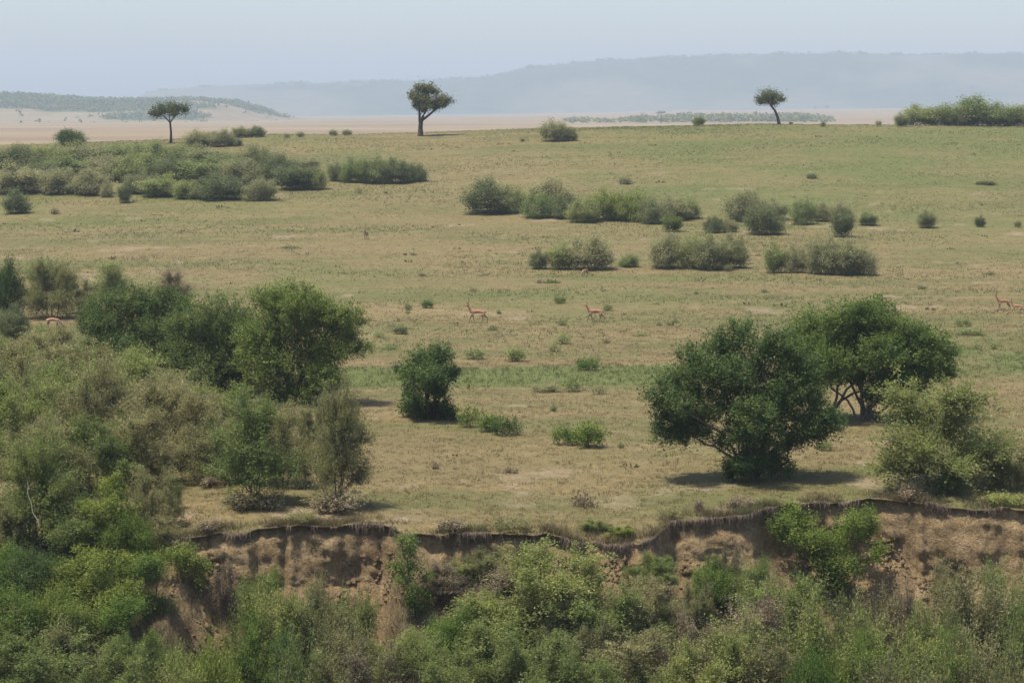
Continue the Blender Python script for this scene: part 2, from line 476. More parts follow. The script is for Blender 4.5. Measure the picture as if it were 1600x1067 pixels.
# ------------------------------------------------------------------ grass blades (real geometry, nobody could count them)
m_grass, nt, out = new_mat('grass blades')
av = node(nt, 'ShaderNodeAttribute', attribute_name='v').outputs['Fac']
agr = node(nt, 'ShaderNodeAttribute', attribute_name='green').outputs['Fac']
cs = ramp(nt, av, [(0, (0.092, 0.070, 0.032)), (.5, (0.158, 0.121, 0.059)), (1, (0.265, 0.206, 0.110))])
cg = ramp(nt, av, [(0, (.048, .082, .020)), (.5, (.082, .122, .034)), (1, (.14, .165, .058))])
cc = mixc(nt, agr, cs, cg)
p = node(nt, 'ShaderNodeBsdfPrincipled'); p.inputs['Roughness'].default_value = .7; p.inputs['Specular IOR Level'].default_value = .2
nt.links.new(cc, p.inputs['Base Color'])
t = node(nt, 'ShaderNodeBsdfTranslucent'); nt.links.new(cc, t.inputs['Color'])
mx = node(nt, 'ShaderNodeMixShader'); mx.inputs[0].default_value = .3
nt.links.new(p.outputs[0], mx.inputs[1]); nt.links.new(t.outputs[0], mx.inputs[2]); nt.links.new(mx.outputs[0], out.inputs[0])

def blades(name, X, Y, Z, h, wd, v, green, seed, lean=.5, down=False):
    r = rng(seed); n = len(X)
    th = r.uniform(0, 2 * np.pi, n)
    sx, sy = np.cos(th) * wd * .5, np.sin(th) * wd * .5
    lx, ly = r.normal(0, lean, n) * h, r.normal(0, lean, n) * h
    if down:
        ly = -np.abs(r.normal(.12, .1, n))
    tip = np.stack([X + lx, Y + ly, Z + (-h if down else h)], -1)
    V = np.stack([np.stack([X - sx, Y - sy, Z], -1), np.stack([X + sx, Y + sy, Z], -1), tip], 1).reshape(-1, 3)
    return mesh_np(name, V, np.arange(3 * n).reshape(-1, 3), m_grass, {'v': np.repeat(v, 3), 'green': np.repeat(green, 3)})

r = rng(11)
nT = 78000
sY = 95 * r.random(nT) ** 1.25
tX = r.uniform(-24, 24, nT) * (1 + sY / 100)
tY = sY + lip_y(tX) + .05
clump = fbm(tX / .8, tY / .8, 6, 3)
gm = green_mask(tX, tY)
keep = (clump + .35 * r.random(nT) + .25 * gm > .55) & (bare_mask(tX, tY) < .55)
tX, tY, gm, clump = tX[keep], tY[keep], gm[keep], clump[keep]
kb = 5
gx = np.repeat(tX, kb) + r.normal(0, .06, len(tX) * kb); gy = np.repeat(tY, kb) + r.normal(0, .06, len(tX) * kb)
gh = np.repeat(.05 + .12 * clump * clump + .10 * gm * (clump > .4), kb) * r.uniform(.5, 1.5, len(gx))
gv = np.clip(np.repeat(r.random(len(tX)), kb) * .6 + .4 * r.random(len(gx)), 0, 1)
gg = np.clip(np.repeat(gm, kb) * r.uniform(.6, 1.1, len(gx)) + (r.random(len(gx)) < .10) * .5, 0, 1)
grass = obj('grass', blades('grass', gx, gy, plateau_z(gx, gy) - .01, gh, .022, gv, gg, 12, .55))
structure(grass, 'stuff', 'short dry grass covering the plain above the bank', 'grass')

nT = 120000
mY = 150 + 285 * r.random(nT) ** .85
mX = r.uniform(-.24, .24, nT) * mY
cl = fbm(mX / 14, mY / 9, 71, 4); cl2 = fbm(mX / 3, mY / 3, 72, 2)
k = (cl * .6 + cl2 * .4 + .5 * r.random(nT) > .66) & (r.random(nT) < sstep(140, 215, mY)) & (bare_mask(mX, mY) < .5)
mX, mY, cl = mX[k], mY[k], cl[k]; gm = green_mask(mX, mY); n = len(mX)
kb = 3
gx = np.repeat(mX, kb) + r.normal(0, .12, n * kb); gy = np.repeat(mY, kb) + r.normal(0, .12, n * kb)
gh = np.repeat(.06 + .20 * np.clip(cl - .3, 0, 1), kb) * r.uniform(.5, 1.5, n * kb) * np.interp(gy, [150, 430], [.9, 1.5])
gv = np.clip(np.repeat(.15 + .55 * r.random(n), kb) + .25 * r.random(n * kb), 0, 1)
gg = np.clip(np.repeat(np.maximum(gm, .9 * sstep(.52, .62, cl)), kb) * r.uniform(.5, 1.1, n * kb), 0, 1)
structure(obj('far_grass', blades('far_grass', gx, gy, plateau_z(gx, gy) - .01, gh, .06, gv, gg, 16, .7)), 'stuff', 'thin grass over the middle of the plain', 'grass')

# straw and roots hanging over the lip, dry litter on the slope below
n = 26000
hx = r.uniform(-13.0, 23, n); hx = hx[(fbm(hx / .7, 1.5, 0, 3) + .3 * r.random(n)) > .79]; n = len(hx)
hs = r.exponential(.10, n)
hy = lip_y(hx) + hs
fr = blades('hanging', hx, hy - .12, plateau_z(hx, hy) + .02, r.gamma(2, .12, n) * (.2 + 1.2 * fbm(hx / .5, 8.8, 0, 2)), .022, r.random(n) * .6, .12 * r.random(n), 13, .25, True)
fr.materials.clear()
M['roots'] = leaf_mat('dry roots', [(0, (.06, .046, .034)), (.5, (.15, .118, .08)), (1, (.30, .24, .16))], .8, .1)
fr.materials.append(M['roots'])
structure(obj('hanging_grass', fr), 'stuff', 'dry grass and roots hanging over the bank edge', 'grass')
n = 60000
fx = r.uniform(-24, 24, n); fs = np.abs(r.normal(0, .45, n)); fy = lip_y(fx) + fs
k = fbm(fx / 1.8, fy / 1.1, 2, 3) + .25 * r.random(n) > .68
fx, fy = fx[k], fy[k]; n = len(fx)
structure(obj('edge_grass', blades('edge_grass', fx, fy, plateau_z(fx, fy) - .02, r.uniform(.1, .36, n), .022, r.random(n), .12 * r.random(n) + .4 * (fbm(fx / 2, 5.5, 0, 2) > .62), 14, .5)), 'stuff', 'taller straw grass along the bank edge', 'grass')
n = 110000
bx = r.uniform(-24, 24, n); bd = r.uniform(.4, 15, n); by = lip_y(bx) - bd
lt = np.clip(sstep(2.0, 5.0, bd) * .8 + sstep(-12.4, -14, bx) + .9 * np.exp(-((bx + 4.1) / .8) ** 2) + .5 * np.exp(-((bx - 8) / 1.6) ** 2), 0, 1)
k = (fbm(bx / .9, by / .9, 21, 3) + .35 * r.random(n)) * (.35 + .65 * lt) > .50
bx, by = bx[k], by[k]; n = len(bx)
structure(obj('bank_grass', blades('bank_grass', bx, by, ground_z(bx, by) - .04, r.uniform(.12, .5, n), .025, r.random(n), .55 * (fbm(bx / 1.6, by / 1.6, 31, 2) > .52) * r.random(n), 15, .6)), 'stuff', 'dry grass and litter on the bank slope', 'grass')

# fallen clods on the bank
n = 9000
cx = r.uniform(-13, 22, n); cd = np.concatenate([r.uniform(.3, 1.2, n // 2), r.uniform(.8, 6, n - n // 2)]); cyy = lip_y(cx) - cd
ks = fbm(cx / 1.2, cyy / 1.2, 61, 2) > .42
cx, cyy = cx[ks], cyy[ks]; n = len(cx)
cr = r.gamma(2.2, .022, n) + .015
oct_ = np.array([(1, 0, 0), (-1, 0, 0), (0, 1, 0), (0, -1, 0), (0, 0, 1), (0, 0, -1.)])
cf = np.array([(0, 2, 4), (2, 1, 4), (1, 3, 4), (3, 0, 4), (2, 0, 5), (1, 2, 5), (3, 1, 5), (0, 3, 5)])
jv = oct_[None] * r.uniform(.6, 1.4, (n, 6, 1)) + r.normal(0, .22, (n, 6, 3))
cv = np.stack([cx, cyy, ground_z(cx, cyy) + .02], -1)[:, None] + jv * cr[:, None, None]
structure(obj('clods', mesh_np('clods', cv.reshape(-1, 3), (cf[None] + 6 * np.arange(n)[:, None, None]).reshape(-1, 3), m_bank, {'depth': np.ones(n * 6), 'litter': np.zeros(n * 6)})), 'stuff', 'crumbled earth clods lying on the bank', 'earth')

# dry tussocks dotted over the whole plain
n = 2000
ty = 112 + 310 * r.random(n) ** .8
tx = r.uniform(-.24, .24, n) * ty
k = fbm(tx / 12, ty / 16, 51, 3) + .35 * r.random(n) > .62
tx, ty = tx[k], ty[k]; n = len(tx)
th = r.gamma(2.0, .065, n) * np.interp(ty, [110, 200, 420], [.8, .9, .8]); q = 9
d = r.normal(0, 1, (n, q, 3)); d[..., 2] = np.abs(d[..., 2]) + .3; d = unit(d)
tp = np.stack([tx, ty, plateau_z(tx, ty)], -1)[:, None] + d * th[:, None, None] * np.array([1.7, 1.7, .4])
tm_ = leaf_mesh('tussocks', tp.reshape(-1, 3), (d + r.normal(0, .3, d.shape)).reshape(-1, 3), r.normal(0, 1, (n * q, 3)), np.repeat(th, q) * 1.2, np.repeat(th, q) * .5, np.clip(np.repeat(r.random(n), q) * .7 + .3 * r.random(n * q), 0, 1), None)
M['tussock'] = leaf_mat('tussock', [(0, (0.090, 0.094, 0.038)), (.5, (0.128, 0.112, 0.056)), (1, (0.180, 0.143, 0.075))], .6, .3)
tm_.materials.append(M['tussock'])
structure(obj('tussocks', tm_), 'stuff', 'small dark grass tussocks dotted over the plain', 'grass')

# ------------------------------------------------------------------ far hills
m_hill, nt, out = new_mat('hill scrub')
geo = node(nt, 'ShaderNodeNewGeometry'); pos = geo.outputs['Position']
aw = node(nt, 'ShaderNodeAttribute', attribute_name='wood').outputs['Fac']
nh = noise_n(nt, pos, .02, 5, .65)
gcol = ramp(nt, nh, [(.3, (0.162, 0.128, 0.076)), (.7, (0.238, 0.191, 0.119))])
wcol = ramp(nt, nh, [(.3, (.035, .05, .025)), (.7, (.075, .09, .042))])
p = node(nt, 'ShaderNodeBsdfPrincipled'); p.inputs['Roughness'].default_value = .95; p.inputs['Specular IOR Level'].default_value = .05
nt.links.new(mixc(nt, aw, gcol, wcol), p.inputs['Base Color'])
nt.links.new(p.outputs[0], out.inputs[0])

def grid_hill(name, xs, ys, zf, wf, label):
    X, Y = np.meshgrid(xs, ys)
    Z = zf(X, Y)
    nr, nc = X.shape
    i = np.arange(nr - 1)[:, None] * nc + np.arange(nc - 1)[None]
    F = np.stack([i, i + 1, i + nc + 1, i + nc], -1).reshape(-1, 4)
    o = obj(name, mesh_np(name, np.stack([X, Y, Z], -1).reshape(-1, 3), F, m_hill, {'wood': wf(X, Y).ravel()}, True))
    return structure(o, label=label)

ED = 8000.0
_eu = np.array([-3000, 150, 215, 250, 400, 560, 650, 720, 770, 810, 870, 930, 1050, 1200, 1300, 1400, 1600, 2000, 4500])
_er = np.array([200, 190, 158, 142, 134, 131, 128, 125, 121, 110, 104, 97, 91, 87, 85.5, 87, 86, 88, 90])
def scarp_top(X):
    u = X / ED * FPX + 800
    return CAM_Z + (HORIZON_ROW - np.interp(u, _eu, _er)) / FPX * ED
def scarp_z(X, Y):
    rise = sstep(7000, 8000, Y + 360 * (fbm(X / 700, 3.3, 0, 3) - .5))
    return -6 + (scarp_top(X) + 6) * rise + (9 * (fbm(X / 180, Y / 180, 0, 4) - .5) - 40 * np.abs(fbm(X / 420, Y / 900, 7, 3) - .5) * (1 - sstep(7600, 8000, Y))) * rise - 60 * sstep(8800, 9800, Y)
grid_hill('hills', np.arange(-5200, 5201, 30), np.arange(6800, 9901, 50), scarp_z, lambda X, Y: .62 + .38 * sstep(.42, .56, fbm(X / 300, Y / 300, 4, 3)), 'long blue hazy escarpment on the horizon')

_hu = np.array([-2400, -900, -300, 0, 60, 150, 210, 300, 370, 400, 425, 460])
_hr = np.array([150, 140, 138, 149, 152, 159, 159, 157, 162, 171, 181, 190])
HD = 3700.0
def hill_z(X, Y):
    top = CAM_Z + (HORIZON_ROW - np.interp(X / HD * FPX + 800, _hu, _hr)) / FPX * HD
    rise = sstep(2500, 3700, Y) ** 1.5
    return -4 + (top + 4) * rise * (1 - sstep(3900, 4700, Y)) + 3 * (fbm(X / 120, Y / 120, 0, 3) - .5) * rise
def hill_wood(X, Y):
    z = hill_z(X, Y)
    return sstep(.42, .54, fbm(X / 110, Y / 240, 6, 4) + .018 * (z - 19) + .25 * (fbm(X / 28, Y / 60, 8, 2) - .5))
grid_hill('hill', np.arange(-2700, -200, 9), np.arange(2450, 4750, 30), hill_z, hill_wood, 'nearer scrub-covered hill with pale grass foot at left')

def puff_trees(name, X, Y, Z, hgt, seed, mat, label, quads=14, wide=1.1):
    """many small distant crowns as one wooded mass, each a puff of leaf clumps on the ground"""
    r = rng(seed); n = len(X)
    k = quads
    d = unit(r.normal(0, 1, (n, k, 3)))
    rad = np.repeat(hgt[:, None], k, 1)
    P = np.stack([np.repeat(X[:, None], k, 1) + d[..., 0] * rad * .5 * wide, np.repeat(Y[:, None], k, 1) + d[..., 1] * rad * .5 * wide,
                  np.repeat(Z[:, None], k, 1) + rad * (.48 + .46 * d[..., 2])], -1).reshape(-1, 3)
    sz = np.repeat(hgt, k) * r.uniform(.4, .7, n * k)
    me = leaf_mesh(name, P, r.normal(0, 1, P.shape), unit(d.reshape(-1, 3) + r.normal(0, .5, P.shape) + [0, 0, .5]), sz, sz * .8, r.random(n * k), mat)
    return structure(obj(name, me), 'stuff', label, 'trees')
r = rng(41)
# rim trees of the escarpment
n = 2600
x = r.uniform(-1600, 2400, n); y = r.normal(8030, 40, n)
puff_trees('escarpment_woodland', x, y, scarp_z(x, y) - 1, r.uniform(3, 10, n) * (.5 + vnoise(x / 60, 0)), 42, M['darkgrey'], 'trees along the rim of the far escarpment', 7)
n = 12000
x = r.uniform(-1300, -300, n); y = r.uniform(2700, 3850, n)
k = r.random(n) < hill_wood(x, y) * .95 + .02
x, y = x[k], y[k]
puff_trees('hill_woodland', x, y, hill_z(x, y) - .3, r.uniform(2.5, 7.0, len(x)), 43, M['darkgrey'], 'dark scrub and trees covering the hill at left', 8)

# ------------------------------------------------------------------ plants: generators
def blob_leaves(blobs, seed, leaf, dens=1.0, n_leaf=34, spread=.17, upright=.5, fill=.35):
    """leaf clumps on and in a set of ellipsoid lobes; returns arrays for leaf_mesh"""
    r = rng(seed); B = np.asarray(blobs, float)
    Ps, Ds, vs_ = [], [], []
    for i, (bx, by, bz, rx, ry, rz_) in enumerate(B):
        rm = (rx + ry + rz_) / 3
        k = max(6, int(dens * 4 * np.pi * rm * rm / (spread * spread * 3.2)))
        d = unit(r.normal(0, 1, (k, 3)))
        rad = r.uniform(.72, 1.08, k) * (1 + .34 * (vnoise(d[:, 0] * 2.2 + i, d[:, 1] * 2.2, d[:, 2] * 2.2) - .5) * 2)
        kf = int(k * fill)
        rad[:kf] = r.uniform(.15, .75, kf)
        P = np.array([bx, by, bz]) + d * rad[:, None] * np.array([rx, ry, rz_])
        keep = np.ones(k, bool)
        for j, o in enumerate(B):
            if j != i and o[3] > .45 * rm:
                q = ((P - o[:3]) / o[3:]); keep &= ((q * q).sum(1) > .33) | (r.random(k) < .18)
        keep &= P[:, 2] > .02
        P, d = P[keep], d[keep]
        Ps.append(P); Ds.append(d)
        vs_.append(np.clip(r.normal(.42, .16, len(P)) + .1 * (i % 3 - 1), 0, 1))
    C = np.concatenate(Ps); Dd = np.concatenate(Ds); cv = np.concatenate(vs_)
    n = len(C) * n_leaf
    ax = unit(Dd * .8 + np.array([0, 0, upright]) + r.normal(0, .35, Dd.shape))
    off = r.normal(0, spread * .62, (len(C), n_leaf, 3)) + ax[:, None] * r.normal(0, spread * 1.0, (len(C), n_leaf, 1))
    P = (C[:, None] + off).reshape(-1, 3)
    A = (np.repeat(ax, n_leaf, 0) * .5 + r.normal(0, .8, (n, 3)) * [1, 1, .6])
    N = np.repeat(Dd, n_leaf, 0) * .5 + np.array([0, 0, .95]) + r.normal(0, .55, (n, 3))
    L = leaf * r.uniform(.65, 1.35, n)
    ok = P[:, 2] > .03
    v = np.clip(np.repeat(cv, n_leaf) + r.normal(0, .16, n) + (r.random(n) < .01) * .4, 0, 1)
    return P[ok], A[ok], N[ok], L[ok], (L * r.uniform(.42, .62, n))[ok], v[ok]

def stem_path(a, c, r, n=9, sag=.25):
    a = np.asarray(a, float); c = np.asarray(c, float)
    ln = np.linalg.norm(c - a)
    b = a * .5 + c * .5 + np.array([-(c[0] - a[0]) * sag, -(c[1] - a[1]) * sag, ln * .12]) + r.normal(0, .04 * ln, 3)
    P = bez(a, b, c, n)
    P[1:-1] += r.normal(0, .012 * ln, (n - 2, 3))
    return P

def thorn_parts(seed, w, h, nstem, ntwig, nleaf, leaf, up=.5, droop=.25, low=.25, jit=.07, twig_r=.008, stem_r=.035, skirt=0):
    """many-stemmed thorn bush: arching stems, side twigs, small leaves strung along the twigs"""
    r = rng(seed)
    stems, T = [], Tubes()
    LP, LA, LV = [], [], []
    for s in range(nstem):
        ph = 2 * np.pi * (s + r.uniform(-.35, .35)) / nstem * (1 if nstem < 9 else 2.399)
        el = r.uniform(low, 1.0) ** (.8) if s else 1.0
        rr = np.sqrt(max(0, 1 - (el * .96) ** 2)) * (w * .5) * r.uniform(.75, .98)
        end = np.array([np.cos(ph) * rr, np.sin(ph) * rr, h * el * r.uniform(.80, .97)])
        base = np.array([np.cos(ph), np.sin(ph), 0]) * w * .07 * r.random() ; base[2] = -.12
        mid = base + (end - base) * np.array([.28, .28, .62]) + np.array([0, 0, h * up * .25])
        P = bez(base, mid, end, 10); P[1:] += r.normal(0, .018 * h, (9, 3))
        R = np.linspace(stem_r * r.uniform(.7, 1.2), twig_r * 1.3, 10)
        stems.append((P, R))
        sv = np.clip(r.normal(.42, .13), 0, 1)
        for q in range(ntwig):
            t = r.uniform(.22, 1.0) ** .7
            a = P[min(9, int(t * 9))] * (1 - (t * 9) % 1) + P[min(9, int(t * 9) + 1)] * ((t * 9) % 1)
            rad = unit(np.array([a[0], a[1], .35 * h * .3]))
            ln = h * r.uniform(.14, .34)
            dr = unit(rad * .8 + r.normal(0, .75, 3) + np.array([0, 0, up]))
            e = a + dr * ln; m = a + dr * ln * .55 + np.array([0, 0, .10 * ln]); e = e - np.array([0, 0, droop * ln * r.random()])
            e[2] = max(e[2], .05)
            C = bez(a, m, e, 4)
            T.add(C, np.linspace(twig_r, twig_r * .35, 4), 3)
            k = int(nleaf * r.uniform(.45, 1.5))
            tt = r.uniform(.08, 1.08, k)[:, None]
            pts = (1 - tt) ** 2 * a + 2 * tt * (1 - tt) * m + tt * tt * e + r.normal(0, jit, (k, 3))
            LP.append(pts); LA.append(np.repeat((e - a)[None], k, 0)); LV.append(np.clip(sv + r.normal(0, .1) + r.normal(0, .16, k) + (r.random(k) < .025) * .5, 0, 1))
    if skirt:
        k = skirt
        d = unit(r.normal(0, 1, (k, 3))); d[:, 2] = np.abs(d[:, 2])
        pts = d * r.uniform(.3, 1, k)[:, None] ** .5 * np.array([w * .36, w * .36, h * .62]) + r.normal(0, .05, (k, 3))
        LP.append(pts); LA.append(d); LV.append(np.clip(r.normal(.3, .14, k), 0, 1))
    P = np.concatenate(LP); A = unit(np.concatenate(LA)) + r.normal(0, .7, P.shape); v = np.concatenate(LV)
    P[:, 2] = np.maximum(P[:, 2], .02)
    N = unit(P - np.array([0, 0, h * .35])) * .4 + np.array([0, 0, 1.0]) + r.normal(0, .55, P.shape)
    L = leaf * r.uniform(.6, 1.4, len(P))
    return stems, T, (P, A, N, L, L * r.uniform(.4, .6, len(P)), v)

PROTO = {}
def add_proto(kind, w, h, foliage, stems, twigs=None, fname='foliage'):
    """foliage: leaf arrays; stems: list of (P, R), each one a part of its own; twigs: Tubes"""
    parts = [(fname, leaf_mesh(kind + '_' + fname, *foliage, None), 'leaf')]
    for P, R in stems:
        t = Tubes(); t.add(P, R, 6); parts.append(('stem', t.mesh(kind + '_stem', M['wood']), None))
    if twigs is not None:
        parts.append(('twigs', twigs.mesh(kind + '_twigs', M['wood']), 'stuff'))
    for pn, me, k in parts:
        if k == 'leaf': me.materials.append(M['thorn'])
    PROTO.setdefault(kind, []).append((w, h, parts))

# feathery thorn bushes near the bank
for i, (w, h, ns, up, dr, low) in enumerate([(4.6, 3.6, 15, .5, .25, .08), (3.6, 4.2, 15, .9, .15, .12), (5.2, 3.4, 16, .35, .55, .06), (4.4, 3.0, 15, .5, .3, .05)]):
    st, tw, lf = thorn_parts(100 + i, w, h, ns, 40, 56, .08, up, dr, low, .085, skirt=(4500 if i != 1 else 2500))
    add_proto('thorn', w, h, lf, st[:7] if i != 1 else st[:9], tw)
# leafy evergreen shrubs
def dome_blobs(seed, w, h, n, rmin=.16, rmax=.26, foot=1.0):
    r = rng(seed); out = []
    for i in range(n):
        ph = i * 2.399 + r.uniform(-.4, .4); el = r.uniform(.12, 1.0)
        rr = np.sqrt(max(.02, 1 - el ** 2)) * r.uniform(.45, 1.0) * min(1, foot + (1 - foot) * 2.2 * el)
        q = r.uniform(rmin, rmax) * min(w, h * 1.4)
        out.append((np.cos(ph) * rr * (w * .5 - q * .8), np.sin(ph) * rr * (w * .5 - q * .8), q * .8 + el * (h - 1.7 * q), q, q, q * r.uniform(.7, 1.0)))
    return out
# brushy bushes out on the plain: soft mounds that reach the ground, with a fringe of twigs
for i, (w, h, n, ns, up) in enumerate([(3.6, 2.4, 14, 9, .6), (4.4, 2.4, 17, 10, .45), (2.8, 2.6, 12, 8, .9), (4.0, 2.1, 15, 10, .35)]):
    bl = dome_blobs(200 + i, w * .95, h * .86, n + 8, .12, .21, .85)
    lf = blob_leaves(bl, 210 + i, .115, 2.4, 26, .30, .7)
    st, tw, lf2 = thorn_parts(220 + i, w * 1.05, h * 1.04, ns + 3, 20, 34, .105, up, .2, .04, .15, .010, .04, skirt=900)
    add_proto('brush', w, h, tuple(np.concatenate([q1, q2]) for q1, q2 in zip(lf, lf2)), st[:3], None)
for i, (w, h, n) in enumerate([(3.6, 2.8, 13), (3.0, 3.2, 12), (4.2, 2.6, 15)]):
    bl = dome_blobs(300 + i, w, h, n)
    lf = blob_leaves(bl, 310 + i, .085, 1.0, 30, .15)
    r = rng(320 + i)
    st = [(stem_path((r.normal(0, .12), r.normal(0, .12), -.1), np.array(b[:3]), r), np.linspace(.05, .012, 9)) for b in bl[:6]]
    add_proto('leafy', w, h, lf, st)
# creeper-hung banks of leaves
for i, (w, h, n) in enumerate([(3.4, 3.4, 16), (2.4, 3.6, 14)]):
    bl = dome_blobs(330 + i, w, h, n, .14, .22)
    lf = blob_leaves(bl, 340 + i, .07, 1.0, 30, .15, -.35)
    r = rng(350 + i)
    st = [(stem_path((r.normal(0, .12), r.normal(0, .12), -.1), np.array(b[:3]), r), np.linspace(.04, .012, 9)) for b in bl[:5]]
    add_proto('creeper', w, h, lf, st)
# low shrubs
for i, (w, h, n) in enumerate([(1.7, .75, 7), (2.2, .7, 9), (1.2, .6, 5)]):
    bl = dome_blobs(360 + i, w, h, n, .2, .3)
    lf = blob_leaves(bl, 370 + i, .085, .9, 22, .13, .9)
    r = rng(380 + i)
    st = [(stem_path((r.normal(0, .05), r.normal(0, .05), -.05), np.array(b[:3]), r, 6), np.linspace(.02, .008, 6)) for b in bl[:3]]
    add_proto('low', w, h, lf, st)
# small herbs: a spray of upright leaves
for i, (w, h, n) in enumerate([(.9, .42, 420), (1.1, .36, 380), (.6, .45, 260)]):
    r = rng(390 + i)
    d = unit(r.normal(0, 1, (n, 3)) * [1, 1, .6] + [0, 0, .5]); d[:, 2] = np.abs(d[:, 2])
    P = d * np.array([w * .5, w * .5, h]) * r.uniform(.15, 1, n)[:, None]; P[:, 2] = np.maximum(P[:, 2], .02)
    P[:, :2] += .12 * w * np.sign(r.normal(0, 1, (n, 2))) * r.random((n, 1))
    add_proto('herb', w, h, (P, d + r.normal(0, .4, (n, 3)), r.normal(0, 1, (n, 3)) + [0, 0, .4], .11 * r.uniform(.6, 1.4, n), .045 * r.uniform(.6, 1.4, n), np.clip(r.normal(.45, .2, n), 0, 1)), [])
# distant bushes and trees on the far plain
for i, (w, h, n) in enumerate([(6, 5.5, 7), (8, 5, 9)]):
    bl = dome_blobs(400 + i, w, h, n, .2, .3)
    lf = blob_leaves(bl, 410 + i, .9, .5, 5, .8)
    add_proto('distant', w, h, lf, [(np.array([(0, 0, -.5), (.1, 0, h * .3), (0, .1, h * .6)]), np.array([.3, .25, .12]))])

PLACED = []
_used = {}
def place(kind, var, loc, w, h, mat, name, label, cat='bush', rz=None, group=None):
    pw, ph, parts = PROTO[kind][var % len(PROTO[kind])]
    seed = int(abs(loc[0] * 131 + loc[1] * 17)) + var
    rz = rng(seed).uniform(0, 6.28) if rz is None else rz
    o = root(name, label, cat, loc, rz, (w / pw, w / pw, h / ph), group)
    for pn, me, k in parts:
        c = obj(pn, me, o)
        if k == 'leaf':
            c.material_slots[0].link = 'OBJECT'; c.material_slots[0].material = M[mat]
        if k == 'stuff':
            c['kind'] = 'stuff'
    PLACED.append((loc[0], loc[1], w))
    return o
def plant(kind, var, px, py, wpx, hpx, mat, name, label, cat='bush', group=None):
    """stands where the ground shows at photo point (px, py); w and h in photo pixels there"""
    X, Y, Z = hit(px, py)
    s = FPX / Y
    return place(kind, var, (X, Y + wpx / s * .25, float(ground_z(X, Y + wpx / s * .25))), wpx / s, hpx / s, mat, name, label, cat, group=group)
def plant_d(kind, var, px, top, Y, wpx, mat, name, label, cat='bush', group=None):
    """stands on the ground at distance Y with its top at photo row `top`"""
    if kind in ('leafy', 'creeper') and top < 960:      # roots where its height suits its width
        asp = 1.15 if kind == 'creeper' else .9
        for yy in np.arange(min(Y + 5, lip_y(at(px, Y)[0]) - .25), 84, -.1):
            Xq, _, Zq, zq = at(px, yy, top)
            if zq - Zq >= asp * wpx * yy / FPX:
                Y = float(yy); break
    X, Y, Z, zt = at(px, Y, top)
    return place(kind, var, (X, Y, Z - .05), wpx * Y / FPX, max(.5, zt - Z), mat, name, label, cat, group=group)

def hero(name, label, cat, px, py, lobes, mat, seed, leaf=.085, spread=.16, n_leaf=30, dens=1.0, stem_to=None, stem_r=.09, bases=None, wood='wood', squash=.9, depth=1.0, upright=.5, trunk=None, crown='crown', swell=1.0):
    """a tree built from its lobes: (photo x, y, radius) read at the tree's own distance, each lobe given depth"""
    X, Y, Z = hit(px, py)
    s = FPX / Y; r = rng(seed)
    bl = []
    for i, (lx, ly, lr) in enumerate(lobes):
        dy = depth * r.uniform(-1, 1) * (1.1 if lr * 1. / s < 1.6 else .6)
        q = lr / s * swell
        bl.append(((lx - px) / s, dy, (py - ly) / s, q, q * 1.05, q * squash))
        if depth > .6 and i % 2 == 0:                  # the far and near side of the crown
            bl.append(((lx - px) / s * .8, dy + r.choice([-1, 1]) * q * 1.3, (py - ly) / s * .93, q * .9, q * .9, q * .85 * squash))
    o = root(name, label, cat, (X, Y + .02 / s, Z))
    lf = blob_leaves(bl, seed + 1, leaf, dens, n_leaf, spread, upright)
    obj(crown, leaf_mesh(name + '_crown', *lf, M[mat]), o)
    if trunk:
        for pts in trunk:
            P = np.array([((a - px) / s, .05 * k, (py - b) / s) for k, (a, b, _) in enumerate(pts)]); R = np.array([q / s for *_, q in pts])
            P[0, 2] = min(P[0, 2], P[0, 2]) - (.15 if pts[0][1] >= py - 1 else 0)
            t = np.linspace(0, len(P) - 1, 4 * len(P)); ii = np.arange(len(P))
            Q = np.stack([np.interp(t, ii, P[:, k]) for k in range(3)], 1); RR = np.interp(t, ii, R)
            tb = Tubes(); tb.add(Q, RR, 7)
            obj('trunk' if pts is trunk[0] else 'branch', tb.mesh(name + '_wood', M[wood]), o)
    else:
        base_pts = bases or [(px, py)]
        for k, i in enumerate(stem_to if stem_to is not None else range(0, min(len(bl), 9))):
            bx, by_ = base_pts[k % len(base_pts)]
            a = np.array([(bx - px) / s + r.normal(0, .07), r.normal(0, .12), (py - by_) / s - .12])
            b = np.array(bl[i % len(bl)][:3])
            tb = Tubes(); tb.add(stem_path(a, b, r, 10, .18), np.linspace(stem_r * r.uniform(.7, 1.1), .02, 10), 6)
            obj('stem', tb.mesh(name + '_stem', M[wood]), o)
    PLACED.append((X, Y, 2.0))
    return o

